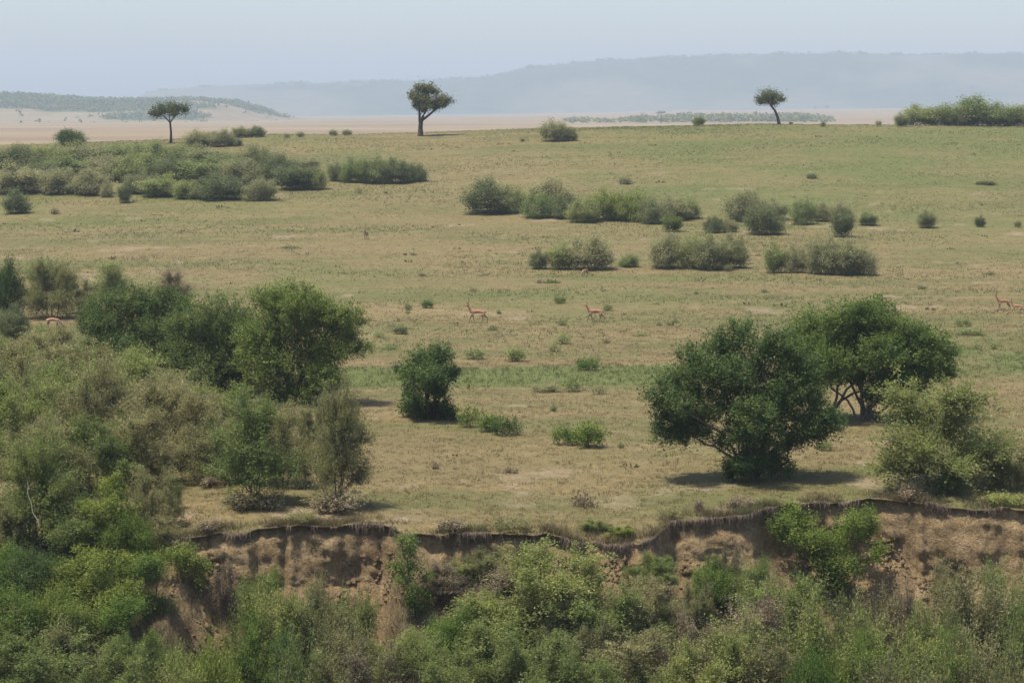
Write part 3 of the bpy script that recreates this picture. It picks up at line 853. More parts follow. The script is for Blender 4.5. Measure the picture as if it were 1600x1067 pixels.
# ------------------------------------------------------------------ lone acacias on the ridge
hero('acacia_tree', 'tallest lone acacia on the ridge, thick trunk and lopsided crown spreading to one side', 'tree', 657, 213,
     [(646, 148, 9), (656, 139, 11), (670, 138, 11), (679, 143, 9), (661, 153, 14), (652, 164, 9), (672, 160, 12), (688, 157, 13), (700, 157, 9), (680, 166, 10), (662, 168, 8), (692, 165, 7)],
     'acacia', 500, .24, .32, 22, 1.5, wood='darkwood', squash=.7, depth=.9, swell=.86,
     trunk=[[(657, 214, 5.0), (657, 200, 3.6), (658, 188, 3.4)], [(656, 191, 2.2), (655.5, 178, 1.8), (655, 160, 1.0)], [(658, 190, 2.4), (662, 180, 1.8), (671, 165, .9)], [(659, 189, 2.2), (672, 179, 1.7), (690, 162, .8)], [(675, 177, 1.2), (683, 170, .9), (700, 158, .5)]])
hero('acacia_tree', 'umbrella-shaped flat-topped acacia with slim straight trunk above the far bush thicket', 'tree', 267, 224,
     [(240, 176, 6), (248, 173, 8), (256, 169, 8), (266, 166, 8), (276, 168, 8), (285, 168, 7), (292, 170, 6), (262, 173, 8), (274, 174, 7), (250, 178, 6)],
     'acacia', 520, .24, .34, 22, 1.4, wood='darkwood', squash=.6, depth=1.4,
     trunk=[[(267, 225, 2.6), (267.5, 208, 1.7), (266, 191, 1.5)], [(266, 192, 1.2), (258, 183, .9), (246, 177, .5)], [(266, 192, 1.1), (265, 182, .8), (265, 170, .4)], [(267, 191, 1.2), (272, 184, .9), (281, 173, .4)]])
hero('acacia_tree', 'small lone acacia with leaning bent trunk and compact oval crown on the ridge', 'tree', 1218, 193,
     [(1186, 153, 6), (1193, 149, 8), (1202, 146, 8), (1212, 147, 7), (1218, 152, 6), (1197, 156, 7), (1207, 156, 7), (1188, 158, 5)],
     'acacia', 540, .24, .34, 22, 1.4, wood='darkwood', squash=.8, depth=1.3,
     trunk=[[(1218, 194, 3.0), (1215, 182, 2.2), (1211, 172, 1.8), (1204, 163, 1.4)], [(1205, 164, 1.2), (1200, 159, .9), (1194, 153, .5)], [(1206, 165, 1.1), (1206, 158, .8), (1212, 150, .4)]])

# ------------------------------------------------------------------ trees and thorn bushes on the flat above the bank
hero('evergreen_tree', 'broad dark evergreen tree with leafy skirt casting a shadow near the bank edge', 'tree', 1182, 748,
     [(1040, 670, 27), (1062, 662, 22), (1030, 612, 26), (1052, 588, 28), (1085, 560, 30), (1085, 605, 32), (1130, 540, 30), (1160, 522, 26), (1200, 532, 28), (1232, 545, 28), (1255, 575, 30), (1262, 612, 30),
      (1140, 580, 36), (1190, 580, 38), (1225, 610, 36), (1125, 625, 34), (1170, 632, 38), (1215, 652, 32), (1150, 668, 22), (1200, 682, 24), (1290, 650, 25), (1300, 662, 20), (1278, 680, 18), (1255, 660, 24),
      (1150, 722, 22), (1180, 720, 26), (1212, 720, 24), (1228, 732, 14), (1140, 735, 14), (1130, 690, 16), (1240, 690, 18), (1172, 700, 22), (1078, 668, 20), (1100, 655, 24), (1035, 645, 22)],
     'croton', 560, .115, .16, 28, .95, swell=1.0, depth=1.1, stem_to=[0, 3, 7, 12, 15, 18, 24, 28, 33, 36], stem_r=.10)
hero('evergreen_tree', 'rounded bright-topped evergreen tree with many bare stems showing at its base', 'tree', 1352, 655,
     [(1340, 488, 24), (1305, 497, 27), (1375, 495, 27), (1270, 512, 27), (1410, 512, 25), (1440, 530, 27), (1468, 553, 26), (1478, 578, 18), (1240, 535, 26), (1235, 565, 24), (1275, 552, 32), (1320, 535, 34), (1365, 535, 34), (1405, 552, 34),
      (1440, 575, 28), (1345, 575, 30), (1390, 590, 28), (1300, 580, 26), (1425, 605, 22), (1265, 590, 22), (1375, 612, 20), (1415, 622, 16), (1360, 643, 8), (1243, 608, 20), (1230, 590, 20), (1268, 618, 14)],
     'croton3', 580, .12, .16, 30, 1.1, swell=1.12, depth=1.25, stem_to=[0, 2, 5, 8, 11, 14, 17, 20, 22, 25, 28], stem_r=.085, bases=[(1352, 655), (1345, 654), (1358, 655), (1298, 640), (1365, 655), (1340, 652), (1302, 642)])
hero('evergreen_tree', 'small gnarled evergreen tree standing alone beside the green grass strip', 'tree', 668, 655,
     [(690, 552, 15), (672, 556, 16), (655, 565, 15), (640, 578, 17), (622, 576, 7), (655, 588, 19), (680, 580, 20), (698, 582, 14), (712, 580, 8), (675, 602, 15), (690, 604, 12), (640, 598, 10),
      (645, 618, 14), (638, 634, 15), (655, 638, 14), (650, 648, 12), (678, 642, 13), (698, 634, 12), (708, 644, 9), (692, 648, 9)],
     'croton', 600, .12, .15, 28, 1.0, swell=1.15, stem_to=[0, 3, 6, 9, 12], stem_r=.14, wood='darkwood')
hero('evergreen_tree', 'tall bright-crowned evergreen at the end of the dark grove nearest the plain', 'tree', 455, 632,
     [(412, 468, 22), (438, 462, 23), (468, 460, 23), (495, 470, 22), (515, 485, 20), (545, 482, 18), (556, 500, 16), (430, 495, 28), (475, 492, 30), (520, 510, 28), (548, 525, 18), (573, 543, 9),
      (415, 525, 28), (460, 530, 32), (505, 545, 28), (535, 550, 16), (420, 560, 28), (470, 570, 28), (515, 580, 24), (405, 590, 22), (490, 605, 22), (520, 600, 18), (440, 600, 22), (458, 612, 18), (428, 615, 18), (478, 618, 16), (385, 520, 24), (392, 555, 24), (560, 540, 14)],
     'croton3', 620, .115, .16, 26, .85, swell=1.08, stem_to=[0, 4, 8, 14, 18, 22], stem_r=.11, wood='darkwood')
hero('evergreen_tree', 'dark dense evergreen in the middle of the grove left of the plain', 'tree', 345, 618,
     [(335, 490, 25), (362, 488, 24), (385, 505, 22), (305, 495, 24), (285, 515, 26), (325, 525, 32), (365, 535, 32), (290, 555, 30), (335, 565, 32), (380, 570, 26), (310, 590, 26), (355, 595, 26), (385, 600, 18)],
     'croton', 640, .115, .16, 26, .72, swell=1.3, stem_to=[0, 4, 8, 12], stem_r=.1, wood='darkwood')
hero('evergreen_tree', 'wide low evergreen at the outer end of the dark grove, beside the grey thorn bushes', 'tree', 220, 602,
     [(150, 490, 20), (175, 478, 22), (205, 470, 22), (238, 466, 22), (268, 470, 22), (290, 480, 20), (165, 515, 26), (205, 505, 28), (245, 505, 30), (280, 515, 26), (195, 540, 28), (240, 545, 32), (275, 555, 28), (235, 580, 26), (140, 505, 16)],
     'croton', 660, .115, .16, 26, .72, swell=1.3, stem_to=[0, 4, 8, 12], stem_r=.1, wood='darkwood')

L3, L5 = 'thorn', 'thorn2'
plant('thorn', 0, 1478, 772, 290, 172, 'pale', 'thorn_bush', 'airy spreading thorn bush on the bank edge, front of the two evergreen trees')
plant('leafy', 1, 1485, 776, 66, 52, 'croton', 'thorn_bush', 'dark leafy clump at the foot of the airy thorn bush')
plant('thorn', 3, 1588, 768, 90, 66, 'thorn', 'thorn_bush', 'small sparse thorn bush cut by the frame beside pale bare soil')
plant('thorn', 1, 395, 795, 150, 165, 'thorn2', 'thorn_bush', 'upright thorn bush with forked trunk in a dark ring of litter')
plant('thorn', 1, 525, 798, 112, 182, 'thorn', 'thorn_bush', 'tall vase-shaped thorn bush at the open end of the thicket, litter round its foot')
plant('thorn', 0, 438, 765, 120, 132, 'thorn', 'thorn_bush', 'thorn bush half hidden between the forked one and the vase-shaped one')
plant('thorn', 3, 345, 756, 150, 120, 'thorn', 'thorn_bush', 'leaning thorn bush with bare dark stems beside the forked one')
plant('thorn', 0, 255, 735, 190, 140, 'thorn', 'thorn_bush', 'olive thorn bush in front of the dark grove, middle of the thicket')
plant('thorn', 3, 335, 690, 170, 90, 'thorn2', 'thorn_bush', 'yellow-green thorn bush hugging the foot of the dark grove')
plant('thorn', 0, 200, 680, 190, 130, 'thorn2', 'thorn_bush', 'yellow-green thorn bush touching the outer end of the grove')
plant('thorn', 3, 120, 640, 190, 108, 'thorn', 'thorn_bush', 'grey-green thorn bush behind the thicket, below the hidden antelope')
plant('thorn', 0, 40, 665, 180, 130, 'thorn', 'thorn_bush', 'grey-green thorn bush at the frame edge below the small dirt gap')
plant('thorn', 2, 130, 720, 210, 150, 'thorn', 'thorn_bush', 'wide olive thorn bush in the heart of the left thicket')
plant('thorn', 0, 20, 745, 190, 150, 'thorn2', 'thorn_bush', 'green thorn bush at the frame edge halfway down the thicket')
plant('leafy', 0, 195, 725, 70, 80, 'croton', 'evergreen_shrub', 'dark evergreen shrub enclosed by olive thorn bushes')
plant('leafy', 1, 268, 800, 36, 60, 'croton', 'evergreen_shrub', 'narrow dark shrub standing by the dry opening near the forked thorn bush')
plant('leafy', 0, 20, 535, 70, 60, 'darkgrey', 'evergreen_shrub', 'dark shrub at the frame edge beside the small dirt gap')

plant('low', 1, 395, 801, 120, 26, 'dry', 'dry_litter', 'heap of dry brown litter round the forked trunk', 'litter')
plant('low', 0, 528, 806, 112, 30, 'dry', 'dry_litter', 'heap of dry brown litter round the vase-shaped bush', 'litter')
plant('low', 1, 335, 762, 90, 16, 'dry', 'dry_litter', 'low dry litter under the leaning thorn bush', 'litter')
ORD = ['first', 'second', 'third', 'fourth', 'fifth', 'sixth', 'seventh', 'eighth', 'ninth', 'tenth', 'eleventh', 'twelfth', 'thirteenth', 'fourteenth']
LOOK = {'thorn': 'olive', 'thorn2': 'yellow-green', 'lush': 'bright green', 'croton': 'dark green', 'croton2': 'mid-green', 'dry': 'dry brown'}
def numbered(rows, key, px):
    """sort entries into named rows, then count along each row from the left edge"""
    cnt, out = {}, []
    for e in sorted(rows, key=px):
        k = key(e); cnt[k] = cnt.get(k, 0) + 1
        out.append((e, k, ORD[cnt[k] - 1]))
    return out
for (v, px, py, w, h, m), row, k in numbered([(0, 70, 600, 150, 85, 'thorn'), (3, 150, 590, 130, 70, 'thorn2'), (0, 95, 690, 180, 120, 'thorn2'), (3, 180, 640, 170, 95, 'thorn'), (2, 240, 700, 170, 110, 'thorn'), (3, 295, 720, 160, 110, 'thorn'),
                           (0, 60, 790, 170, 130, 'thorn'), (3, 140, 775, 160, 120, 'thorn2'), (0, 215, 765, 150, 120, 'thorn'), (3, 5, 620, 140, 90, 'thorn2'), (2, 5, 700, 150, 120, 'thorn'), (0, 400, 700, 120, 70, 'thorn'), (3, 250, 655, 150, 75, 'thorn2'), (0, 490, 720, 90, 90, 'thorn'), (3, 545, 690, 60, 60, 'thorn')], lambda e: 'upper' if e[2] < 660 else 'middle' if e[2] < 715 else 'lower', lambda e: e[1]):
    plant('thorn', v, px, py, w, h, m, 'thorn_bush', f'{LOOK[m]} thorn bush in the {row} tier of near left thicket, {k} from frame edge', group='thorn bushes filling the near left thicket')
# upper left group behind the dirt gap
plant('leafy', 0, 8, 500, 66, 100, 'croton', 'evergreen_shrub', 'very dark tall shrub at the frame edge above the dirt gap')
plant('thorn', 0, 75, 500, 110, 95, 'thorn', 'thorn_bush', 'grey-green rounded bush right behind the hidden antelope')
plant('thorn', 3, 125, 492, 80, 60, 'thorn', 'thorn_bush', 'low grey bush squeezed behind the outer end of the grove')
plant('leafy', 2, 60, 455, 90, 46, 'greygreen', 'evergreen_shrub', 'green shrub topping the group at the left edge')
plant('leafy', 1, 170, 472, 78, 62, 'greygreen', 'evergreen_shrub', 'round grey-green shrub standing against open straw grass')
plant('thorn', 1, 270, 480, 60, 52, 'dry', 'thorn_bush', 'thin leafless wispy bush sticking up behind the grove')
plant('herb', 0, 62, 519, 30, 14, 'greygreen', 'herb', 'low dark herb on the small dirt gap beside the antelope', 'plant')

# low evergreen shrubs out on the near plain
for v, px, py, w, h, m, lb in [
    (2, 733, 669, 40, 34, 'lush', 'bright green rounded shrub just past the small gnarled tree'),
    (0, 762, 676, 50, 27, 'croton2', 'middle one of three joined low shrubs beyond the gnarled tree'),
    (1, 788, 682, 56, 30, 'croton', 'dark low shrub at the end of the row starting at the gnarled tree'),
    (1, 885, 697, 58, 30, 'croton2', 'leafy low shrub forming the left half of the pair on bare soil'),
    (0, 920, 701, 62, 40, 'croton2', 'taller leafy low shrub forming the right half of the pair on bare soil'),
    (1, 918, 580, 48, 20, 'croton2', 'green low shrub standing within the green grass strip'),
    (2, 895, 613, 34, 22, 'greygreen', 'grey-green low shrub below the green grass strip'),
    (2, 742, 562, 44, 15, 'greygreen', 'flat grey-green shrub above the strip, beyond the gnarled tree'),
    (0, 803, 566, 44, 22, 'greygreen', 'pale leafy shrub above the green strip, centre of the plain'),
    (2, 880, 538, 32, 16, 'greygreen', 'low shrub below the right-hand walking antelope'),
    (2, 866, 550, 24, 12, 'greygreen', 'small shrub just below the low shrub under the right-hand walking antelope'),
    (0, 628, 523, 32, 12, 'darkgrey', 'dark flat shrub above the gnarled tree'),
    (0, 666, 482, 27, 12, 'croton', 'dark low shrub left of the horned walking antelope, larger of two'),
    (2, 638, 485, 16, 9, 'croton', 'dark low shrub left of the horned walking antelope, smaller of two'),
    (1, 875, 475, 26, 11, 'croton', 'dark low shrub behind and between the two walking antelopes'),
    (2, 950, 486, 22, 9, 'croton', 'dark low shrub right behind the rear of the right-hand walking antelope'),
    (1, 1505, 511, 34, 14, 'greygreen', 'flat green shrub below the two standing antelopes, upper of two'),
    (1, 1518, 525, 58, 13, 'greygreen', 'flat spreading shrub below the two standing antelopes, lower of two'),
    (2, 1553, 546, 20, 12, 'greygreen', 'small shrub in the green patch by the right edge, taller one'),
    (2, 1526, 546, 15, 9, 'greygreen', 'small shrub in the green patch by the right edge, shorter one'),
    (2, 592, 528, 24, 9, 'greygreen', 'low shrub by the tip of the tall bright-crowned grove tree'),
    (1, 852, 614, 60, 14, 'grey', 'straggly grey low shrub below the green strip'),
    (2, 936, 617, 24, 14, 'grey', 'small greyish shrub right of the straggly ones below the green strip'),
    (1, 1290, 705, 30, 14, 'greygreen', 'small shrub under the overhanging lobe of the broad evergreen')]:
    plant('low', v, px, py, w * 1.2, h, m, 'low_shrub', lb, 'shrub')
for v, px, py, w, h, m, lb in [
    (2, 865, 643, 15, 12, 'darkgrey', 'tiny dark herb alone between the green strip and the leafy shrub pair'),
    (0, 879, 509, 14, 9, 'darkgrey', 'tiny dark herb between and below the two walking antelopes'),
    (0, 770, 517, 19, 8, 'darkgrey', 'tiny brownish herb below the horned walking antelope'),
    (2, 780, 491, 9, 7, 'croton', 'tiny dark herb just behind the horned walking antelope'),
    (0, 948, 537, 14, 8, 'dry', 'small dry brown herb right of the low shrubs under the walking antelope'),
    (1, 1003, 526, 30, 7, 'greygreen', 'flat green herb between the walking antelope and the broad evergreen'),
    (0, 1030, 509, 12, 6, 'darkgrey', 'tiny dark herb above the flat green herb near the broad evergreen'),
    (1, 1055, 505, 14, 6, 'darkgrey', 'tiny dark herb near pale soil above the broad evergreen'),
    (1, 843, 443, 14, 6, 'dry', 'brownish tuft left of the dark tuft below the row of bushes'),
    (1, 862, 443, 30, 6, 'croton', 'flat dark herb in front of the row of bushes'),
    (1, 452, 389, 40, 5, 'darkgrey', 'flat dark tuft on the open straw grass at left of centre'),
    (0, 660, 432, 16, 6, 'dry', 'small brown tuft on open grass at centre'),
    (2, 680, 733, 18, 13, 'dry', 'small dry tuft on straw grass below the gnarled tree'),
    (0, 797, 740, 30, 11, 'dry', 'dry brown tuft on straw grass below the row of low shrubs'),
    (0, 912, 793, 46, 22, 'dry', 'largest dry tussock on the pale soil near the bank edge'),
    (2, 970, 700, 12, 10, 'darkgrey', 'tiny dark herb on bare soil beside the leafy shrub pair'),
    (0, 1088, 460, 10, 5, 'darkgrey', 'tiny tuft below the bush row right of centre'),
    (1, 1195, 458, 16, 6, 'darkgrey', 'flat tuft above the rounded bright-topped tree'),
    (0, 1441, 452, 18, 6, 'darkgrey', 'flat tuft above the right end of the rounded tree'),
    (0, 1548, 430, 14, 7, 'darkgrey', 'dark tuft near the green patch at the right edge'),
    (1, 740, 455, 16, 5, 'dry', 'brown tuft above the horned walking antelope'),
    (0, 637, 490, 12, 6, 'greygreen', 'small herb below the smaller of two dark shrubs left of the antelope'),
    (1, 610, 547, 30, 10, 'greygreen', 'flat green herb between grove and gnarled tree'),
    (0, 85, 335, 18, 10, 'dry', 'small brown bush alone in front of the far left thicket')]:
    plant('herb', v, px, py, w, h, m, 'herb', lb, 'plant')

# ------------------------------------------------------------------ bushes across the middle of the plain
for v, px, py, w, h, m, lb in [
    (2, 842, 421, 26, 28, 'darkgrey', 'small ragged bush at the left end of the middle bush row'),
    (2, 876, 422, 34, 38, 'greygreen', 'upright bush second from the left in the middle bush row'),
    (0, 921, 423, 66, 48, 'grey', 'wide grey brushy bush with an antelope grazing at its foot'),
    (3, 983, 418, 30, 18, 'greygreen', 'low bush in the gap of the middle bush row'),
    (0, 1045, 421, 56, 48, 'grey', 'grey bush just right of the gap in the middle bush row'),
    (1, 1085, 421, 58, 50, 'greygreen', 'bushy centre of the clump with the half-hidden antelope'),
    (2, 1112, 423, 46, 50, 'grey', 'upright grey bush behind the half-hidden antelope'),
    (0, 1146, 420, 44, 46, 'darkgrey', 'dark right end of the clump with the half-hidden antelope'),
    (3, 1139, 425, 14, 10, 'darkgrey', 'tiny dark bush at the feet of the half-hidden antelope'),
    (2, 1213, 427, 30, 42, 'greygreen', 'narrow upright bush starting the last clump of the middle row'),
    (0, 1245, 427, 36, 38, 'grey', 'middle bush of the last clump in the middle row'),
    (1, 1292, 430, 62, 54, 'grey', 'largest grey bush of the last clump in the middle row'),
    (2, 1322, 431, 52, 50, 'grey', 'brushy grey bush right of the largest in the last clump'),
    (3, 1350, 431, 48, 38, 'grey', 'low end bush of the last clump in the middle row')]:
    plant('brush' if h > 10 else 'low', v, px, py, w * 1.34, h * 1.04, m, 'brush_bush', lb)
for v, px, py, w, h, m, lb in [
    (0, 760, 336, 72, 48, 'darkgrey', 'large dark rounded bush at the left end of the central thicket'),
    (1, 803, 334, 46, 36, 'greygreen', 'grey-green bush next to the dark rounded one in the central thicket'),
    (3, 842, 342, 52, 36, 'greygreen', 'front bush of the central thicket, third from its left end'),
    (0, 858, 326, 66, 40, 'grey', 'tall grey bush standing at the back of the central thicket'),
    (3, 885, 343, 48, 32, 'darkgrey', 'dark front bush below the tall grey one in the central thicket'),
    (0, 912, 349, 46, 34, 'greygreen', 'low front bush at the middle of the central thicket'),
    (1, 945, 346, 58, 46, 'thorn2', 'bright green bush in the central thicket, left of two'),
    (1, 988, 347, 60, 44, 'thorn2', 'bright green bush in the central thicket, right of two'),
    (3, 1022, 351, 48, 36, 'darkgrey', 'dark bush right of the bright green pair in the central thicket'),
    (0, 1052, 346, 48, 34, 'grey', 'grey bush near the right end of the central thicket'),
    (2, 1052, 363, 26, 25, 'croton', 'small dark green bush standing forward of the central thicket'),
    (3, 1078, 343, 36, 27, 'greygreen', 'last low bush at the right end of the central thicket'),
    (0, 1165, 347, 62, 42, 'grey', 'grey bush at the back of the clump right of the central thicket'),
    (1, 1196, 368, 60, 44, 'darkgrey', 'dark heavy bush at the front of the clump right of the central thicket'),
    (3, 1115, 365, 30, 24, 'darkgrey', 'small dark bush left of the dark heavy one'),
    (0, 1140, 363, 26, 18, 'grey', 'small pale bush between the dark heavy one and its small neighbour'),
    (2, 1212, 345, 36, 30, 'grey', 'grey bush behind the dark heavy one'),
    (1, 1256, 352, 40, 38, 'greygreen', 'green bush with dark foot right of the dark heavy one'),
    (0, 1284, 347, 28, 26, 'grey', 'pale bush touching the green one with dark foot'),
    (2, 1318, 371, 30, 42, 'darkgrey', 'narrow bush standing forward, its foot dark'),
    (3, 1315, 348, 42, 28, 'grey', 'grey bush behind the narrow forward one'),
    (2, 1358, 353, 26, 19, 'greygreen', 'last small bush of the right clump on the slope'),
    (2, 1449, 357, 24, 25, 'darkgrey', 'solitary bush on the right slope, larger of two'),
    (2, 1532, 355, 14, 16, 'darkgrey', 'solitary bush on the right slope, smaller of two'),
    (3, 1592, 356, 14, 10, 'darkgrey', 'tiny bush at the right frame edge on the slope'),
    (3, 975, 289, 24, 10, 'darkgrey', 'dark low bush on the slope above the central thicket'),
    (3, 1270, 280, 22, 8, 'darkgrey', 'flat dark bush on the green slope right of centre'),
    (3, 1540, 290, 40, 6, 'darkgrey', 'flat dark bushes on the green slope near the right edge'),
    (1, 525, 284, 32, 28, 'darkgrey', 'dark bush at the left end of the small thicket below the tallest acacia'),
    (0, 553, 286, 40, 32, 'greygreen', 'second bush from the left in the small thicket below the tallest acacia'),
    (1, 583, 288, 54, 40, 'greygreen', 'largest bush of the small thicket below the tallest acacia'),
    (0, 617, 288, 46, 34, 'darkgrey', 'dark bush right of the largest in the small thicket below the tallest acacia'),
    (3, 648, 285, 38, 26, 'darkgrey', 'right-end bush of the small thicket below the tallest acacia'),
    (2, 560, 302, 12, 9, 'grey', 'tiny bush in front of the small thicket below the tallest acacia')]:
    plant('brush' if h > 10 else 'low', v, px, py, w * 1.34, h * 1.04, m, 'brush_bush', lb)

# far left thicket, back to front
thick = [(20, 268, 62, 34, 1), (75, 262, 60, 32, 2), (130, 262, 60, 32, 0), (182, 260, 58, 30, 2), (232, 262, 54, 34, 2), (278, 262, 50, 32, 2), (322, 266, 52, 32, 0), (365, 272, 44, 28, 2), (402, 274, 44, 38, 1),
         (442, 268, 22, 16, 2), (482, 268, 24, 18, 0),
         (100, 284, 60, 34, 2), (160, 284, 60, 36, 0), (215, 286, 58, 38, 2), (270, 286, 58, 36, 1), (325, 288, 58, 36, 2), (375, 292, 54, 38, 0), (430, 290, 54, 40, 1), (55, 290, 50, 36, 1),
         (25, 304, 58, 40, 0), (90, 305, 52, 36, 0), (140, 306, 48, 34, 0), (462, 298, 44, 38, 1), (490, 297, 32, 30, 2), (248, 309, 46, 30, 2), (292, 312, 40, 26, 2), (342, 314, 56, 36, 1), (405, 315, 42, 34, 0), (215, 304, 44, 30, 0)]
rows = ['back', 'middle', 'front']
tm = ['grey', 'darkgrey', 'greygreen']
tl = ['greyish bush', 'dark bush', 'green bush']
ordn = ['first', 'second', 'third', 'fourth', 'fifth', 'sixth', 'seventh', 'eighth', 'ninth', 'tenth', 'eleventh', 'twelfth']
for ri, (a, b) in enumerate([(0, 11), (11, 19), (19, 29)]):
    for k, (px, py, w, h, c) in enumerate(sorted(thick[a:b])):
        plant('brush', k + ri, px, py, w * 1.6, h * 1.05, tm[c], 'brush_bush', f'{tl[c]} in the {rows[ri]} row of the far left thicket, {ordn[k]} from the frame edge', group='bushes of the far left thicket')
plant('brush', 0, 22, 335, 52, 34, 'darkgrey', 'brush_bush', 'dark bush cut by the left frame edge, standing forward of the far thicket')
plant('brush', 2, 193, 318, 24, 30, 'darkgrey', 'brush_bush', 'small dark bush standing forward of the far left thicket on a thin foot')
plant('brush', 3, 165, 309, 26, 22, 'grey', 'brush_bush', 'small grey bush just behind the dark one on a thin foot')

# along the ridge
plant('leafy', 2, 105, 235, 60, 32, 'croton', 'evergreen_shrub', 'round dark green bush topping the far left thicket against the pale plain')
for v, px, py, w, h, m, lb in [
    (1, 308, 230, 46, 24, 'grey', 'thorny grey bush nearest the flat-topped acacia'),
    (0, 345, 230, 40, 23, 'grey', 'thorny grey bush second from the flat-topped acacia'),
    (3, 370, 229, 16, 11, 'darkgrey', 'small bush ending the row by the flat-topped acacia'),
    (1, 375, 216, 30, 16, 'darkgrey', 'left bush of the pair on the skyline past the flat-topped acacia'),
    (0, 400, 215, 28, 15, 'darkgrey', 'right bush of the pair on the skyline past the flat-topped acacia'),
    (3, 448, 216, 14, 7, 'grey', 'tiny skyline bush, first past the skyline pair'),
    (3, 470, 215, 16, 8, 'grey', 'tiny skyline bush, second past the skyline pair'),
    (3, 522, 213, 16, 9, 'darkgrey', 'tiny skyline bush, left of two before the tallest acacia'),
    (3, 540, 212, 18, 8, 'darkgrey', 'tiny skyline bush, right of two before the tallest acacia'),
    (1, 868, 222, 46, 31, 'grey', 'large grey ridge bush with pale bare soil at its foot'),
    (0, 892, 221, 20, 18, 'darkgrey', 'small bush leaning on the large grey ridge bush'),
    (3, 816, 222, 10, 5, 'darkgrey', 'tiny bush left of the large grey ridge bush'),
    (1, 1092, 195, 19, 14, 'darkgrey', 'small round bush on the skyline right of the flat far tree'),
    (3, 1287, 199, 10, 8, 'darkgrey', 'tiny ridge bush right of the leaning acacia'),
    (3, 1236, 194, 8, 4, 'dry', 'tiny brown clump beside the foot of the leaning acacia'),
    (3, 1372, 197, 12, 8, 'grey', 'tiny pale ridge bush left of the right-hand ridge thicket'),
    (2, 1410, 198, 19, 18, 'darkgrey', 'round bush just outside the right-hand ridge thicket'),
    (0, 1440, 196, 54, 28, 'greygreen', 'first bush of the right-hand ridge thicket'),
    (1, 1478, 196, 62, 31, 'greygreen', 'second bush of the right-hand ridge thicket'),
    (0, 1526, 195, 80, 40, 'greygreen', 'tallest bush of the right-hand ridge thicket'),
    (3, 1500, 196, 52, 24, 'grey', 'low grey bush in front of the tallest in the right-hand ridge thicket'),
    (1, 1568, 197, 65, 32, 'greygreen', 'fourth bush of the right-hand ridge thicket'),
    (0, 1597, 198, 57, 29, 'greygreen', 'last bush of the right-hand ridge thicket, cut by the frame')]:
    plant('brush' if h > 10 else 'low', v, px, py, w * 1.34, h * 1.04, m, 'brush_bush', lb)

# ------------------------------------------------------------------ bushes on and below the bank
hero('bank_shrub', 'tallest bright shrub, two-lobed, growing up against the right earth face', 'shrub', 1305, 925,
     [(1212, 815, 15), (1235, 806, 18), (1228, 830, 17), (1262, 822, 18), (1278, 840, 20), (1322, 812, 17), (1345, 806, 17), (1360, 826, 18), (1338, 838, 20), (1305, 855, 22), (1285, 872, 20), (1322, 878, 20), (1375, 850, 10), (1262, 858, 13), (1300, 900, 18), (1318, 915, 13), (1365, 865, 10)],
     'croton2', 700, .095, .15, 28, 1.1, stem_to=[0, 3, 6, 9, 12, 15], stem_r=.06, swell=1.05, crown='foliage')
hero('creeper_bush', 'narrow green creeper hanging down beside the tall earth face', 'bush', 648, 965,
     [(628, 846, 11), (645, 842, 10), (637, 862, 14), (625, 885, 13), (645, 888, 14), (632, 910, 15), (650, 920, 14), (640, 940, 14), (662, 935, 12), (665, 905, 10), (655, 955, 12)],
     'lush', 705, .085, .13, 26, 1.0, stem_to=[0, 3, 6], stem_r=.03, depth=.5, upright=-.3, crown='foliage')
hero('creeper_bush', 'big mound of bright creeper leaves below the left slope', 'bush', 145, 990,
     [(105, 888, 18), (135, 876, 20), (165, 872, 20), (195, 885, 18), (215, 908, 15), (85, 912, 18), (118, 912, 22), (155, 908, 24), (190, 920, 20), (95, 940, 18), (130, 948, 22), (170, 950, 22), (205, 945, 14), (150, 975, 16)],
     'lush', 710, .085, .14, 28, 1.1, stem_to=[0, 4, 8], stem_r=.04, upright=-.2, swell=1.1, crown='foliage')
hero('creeper_bush', 'tall column of bright creeper leaves on the left slope', 'bush', 158, 885,
     [(185, 748, 12), (165, 765, 15), (195, 772, 13), (150, 788, 16), (178, 795, 17), (205, 798, 10), (140, 815, 16), (165, 822, 18), (128, 842, 15), (155, 850, 17), (180, 845, 12), (140, 868, 14)],
     'lush', 715, .085, .13, 28, 1.1, stem_to=[0, 4, 8], stem_r=.04, depth=.8, upright=-.2, swell=1.1, crown='foliage')
hero('leafy_shrub', 'bright green shrub clinging to the earth face at its left end', 'shrub', 300, 922,
     [(258, 868, 11), (275, 860, 13), (295, 862, 14), (313, 870, 11), (285, 880, 14), (308, 886, 12), (326, 888, 8), (312, 902, 11), (302, 915, 8)],
     'lush', 720, .085, .13, 26, 1.0, stem_to=[0, 3, 6], stem_r=.03, depth=.6, upright=0, swell=1.1, crown='foliage')
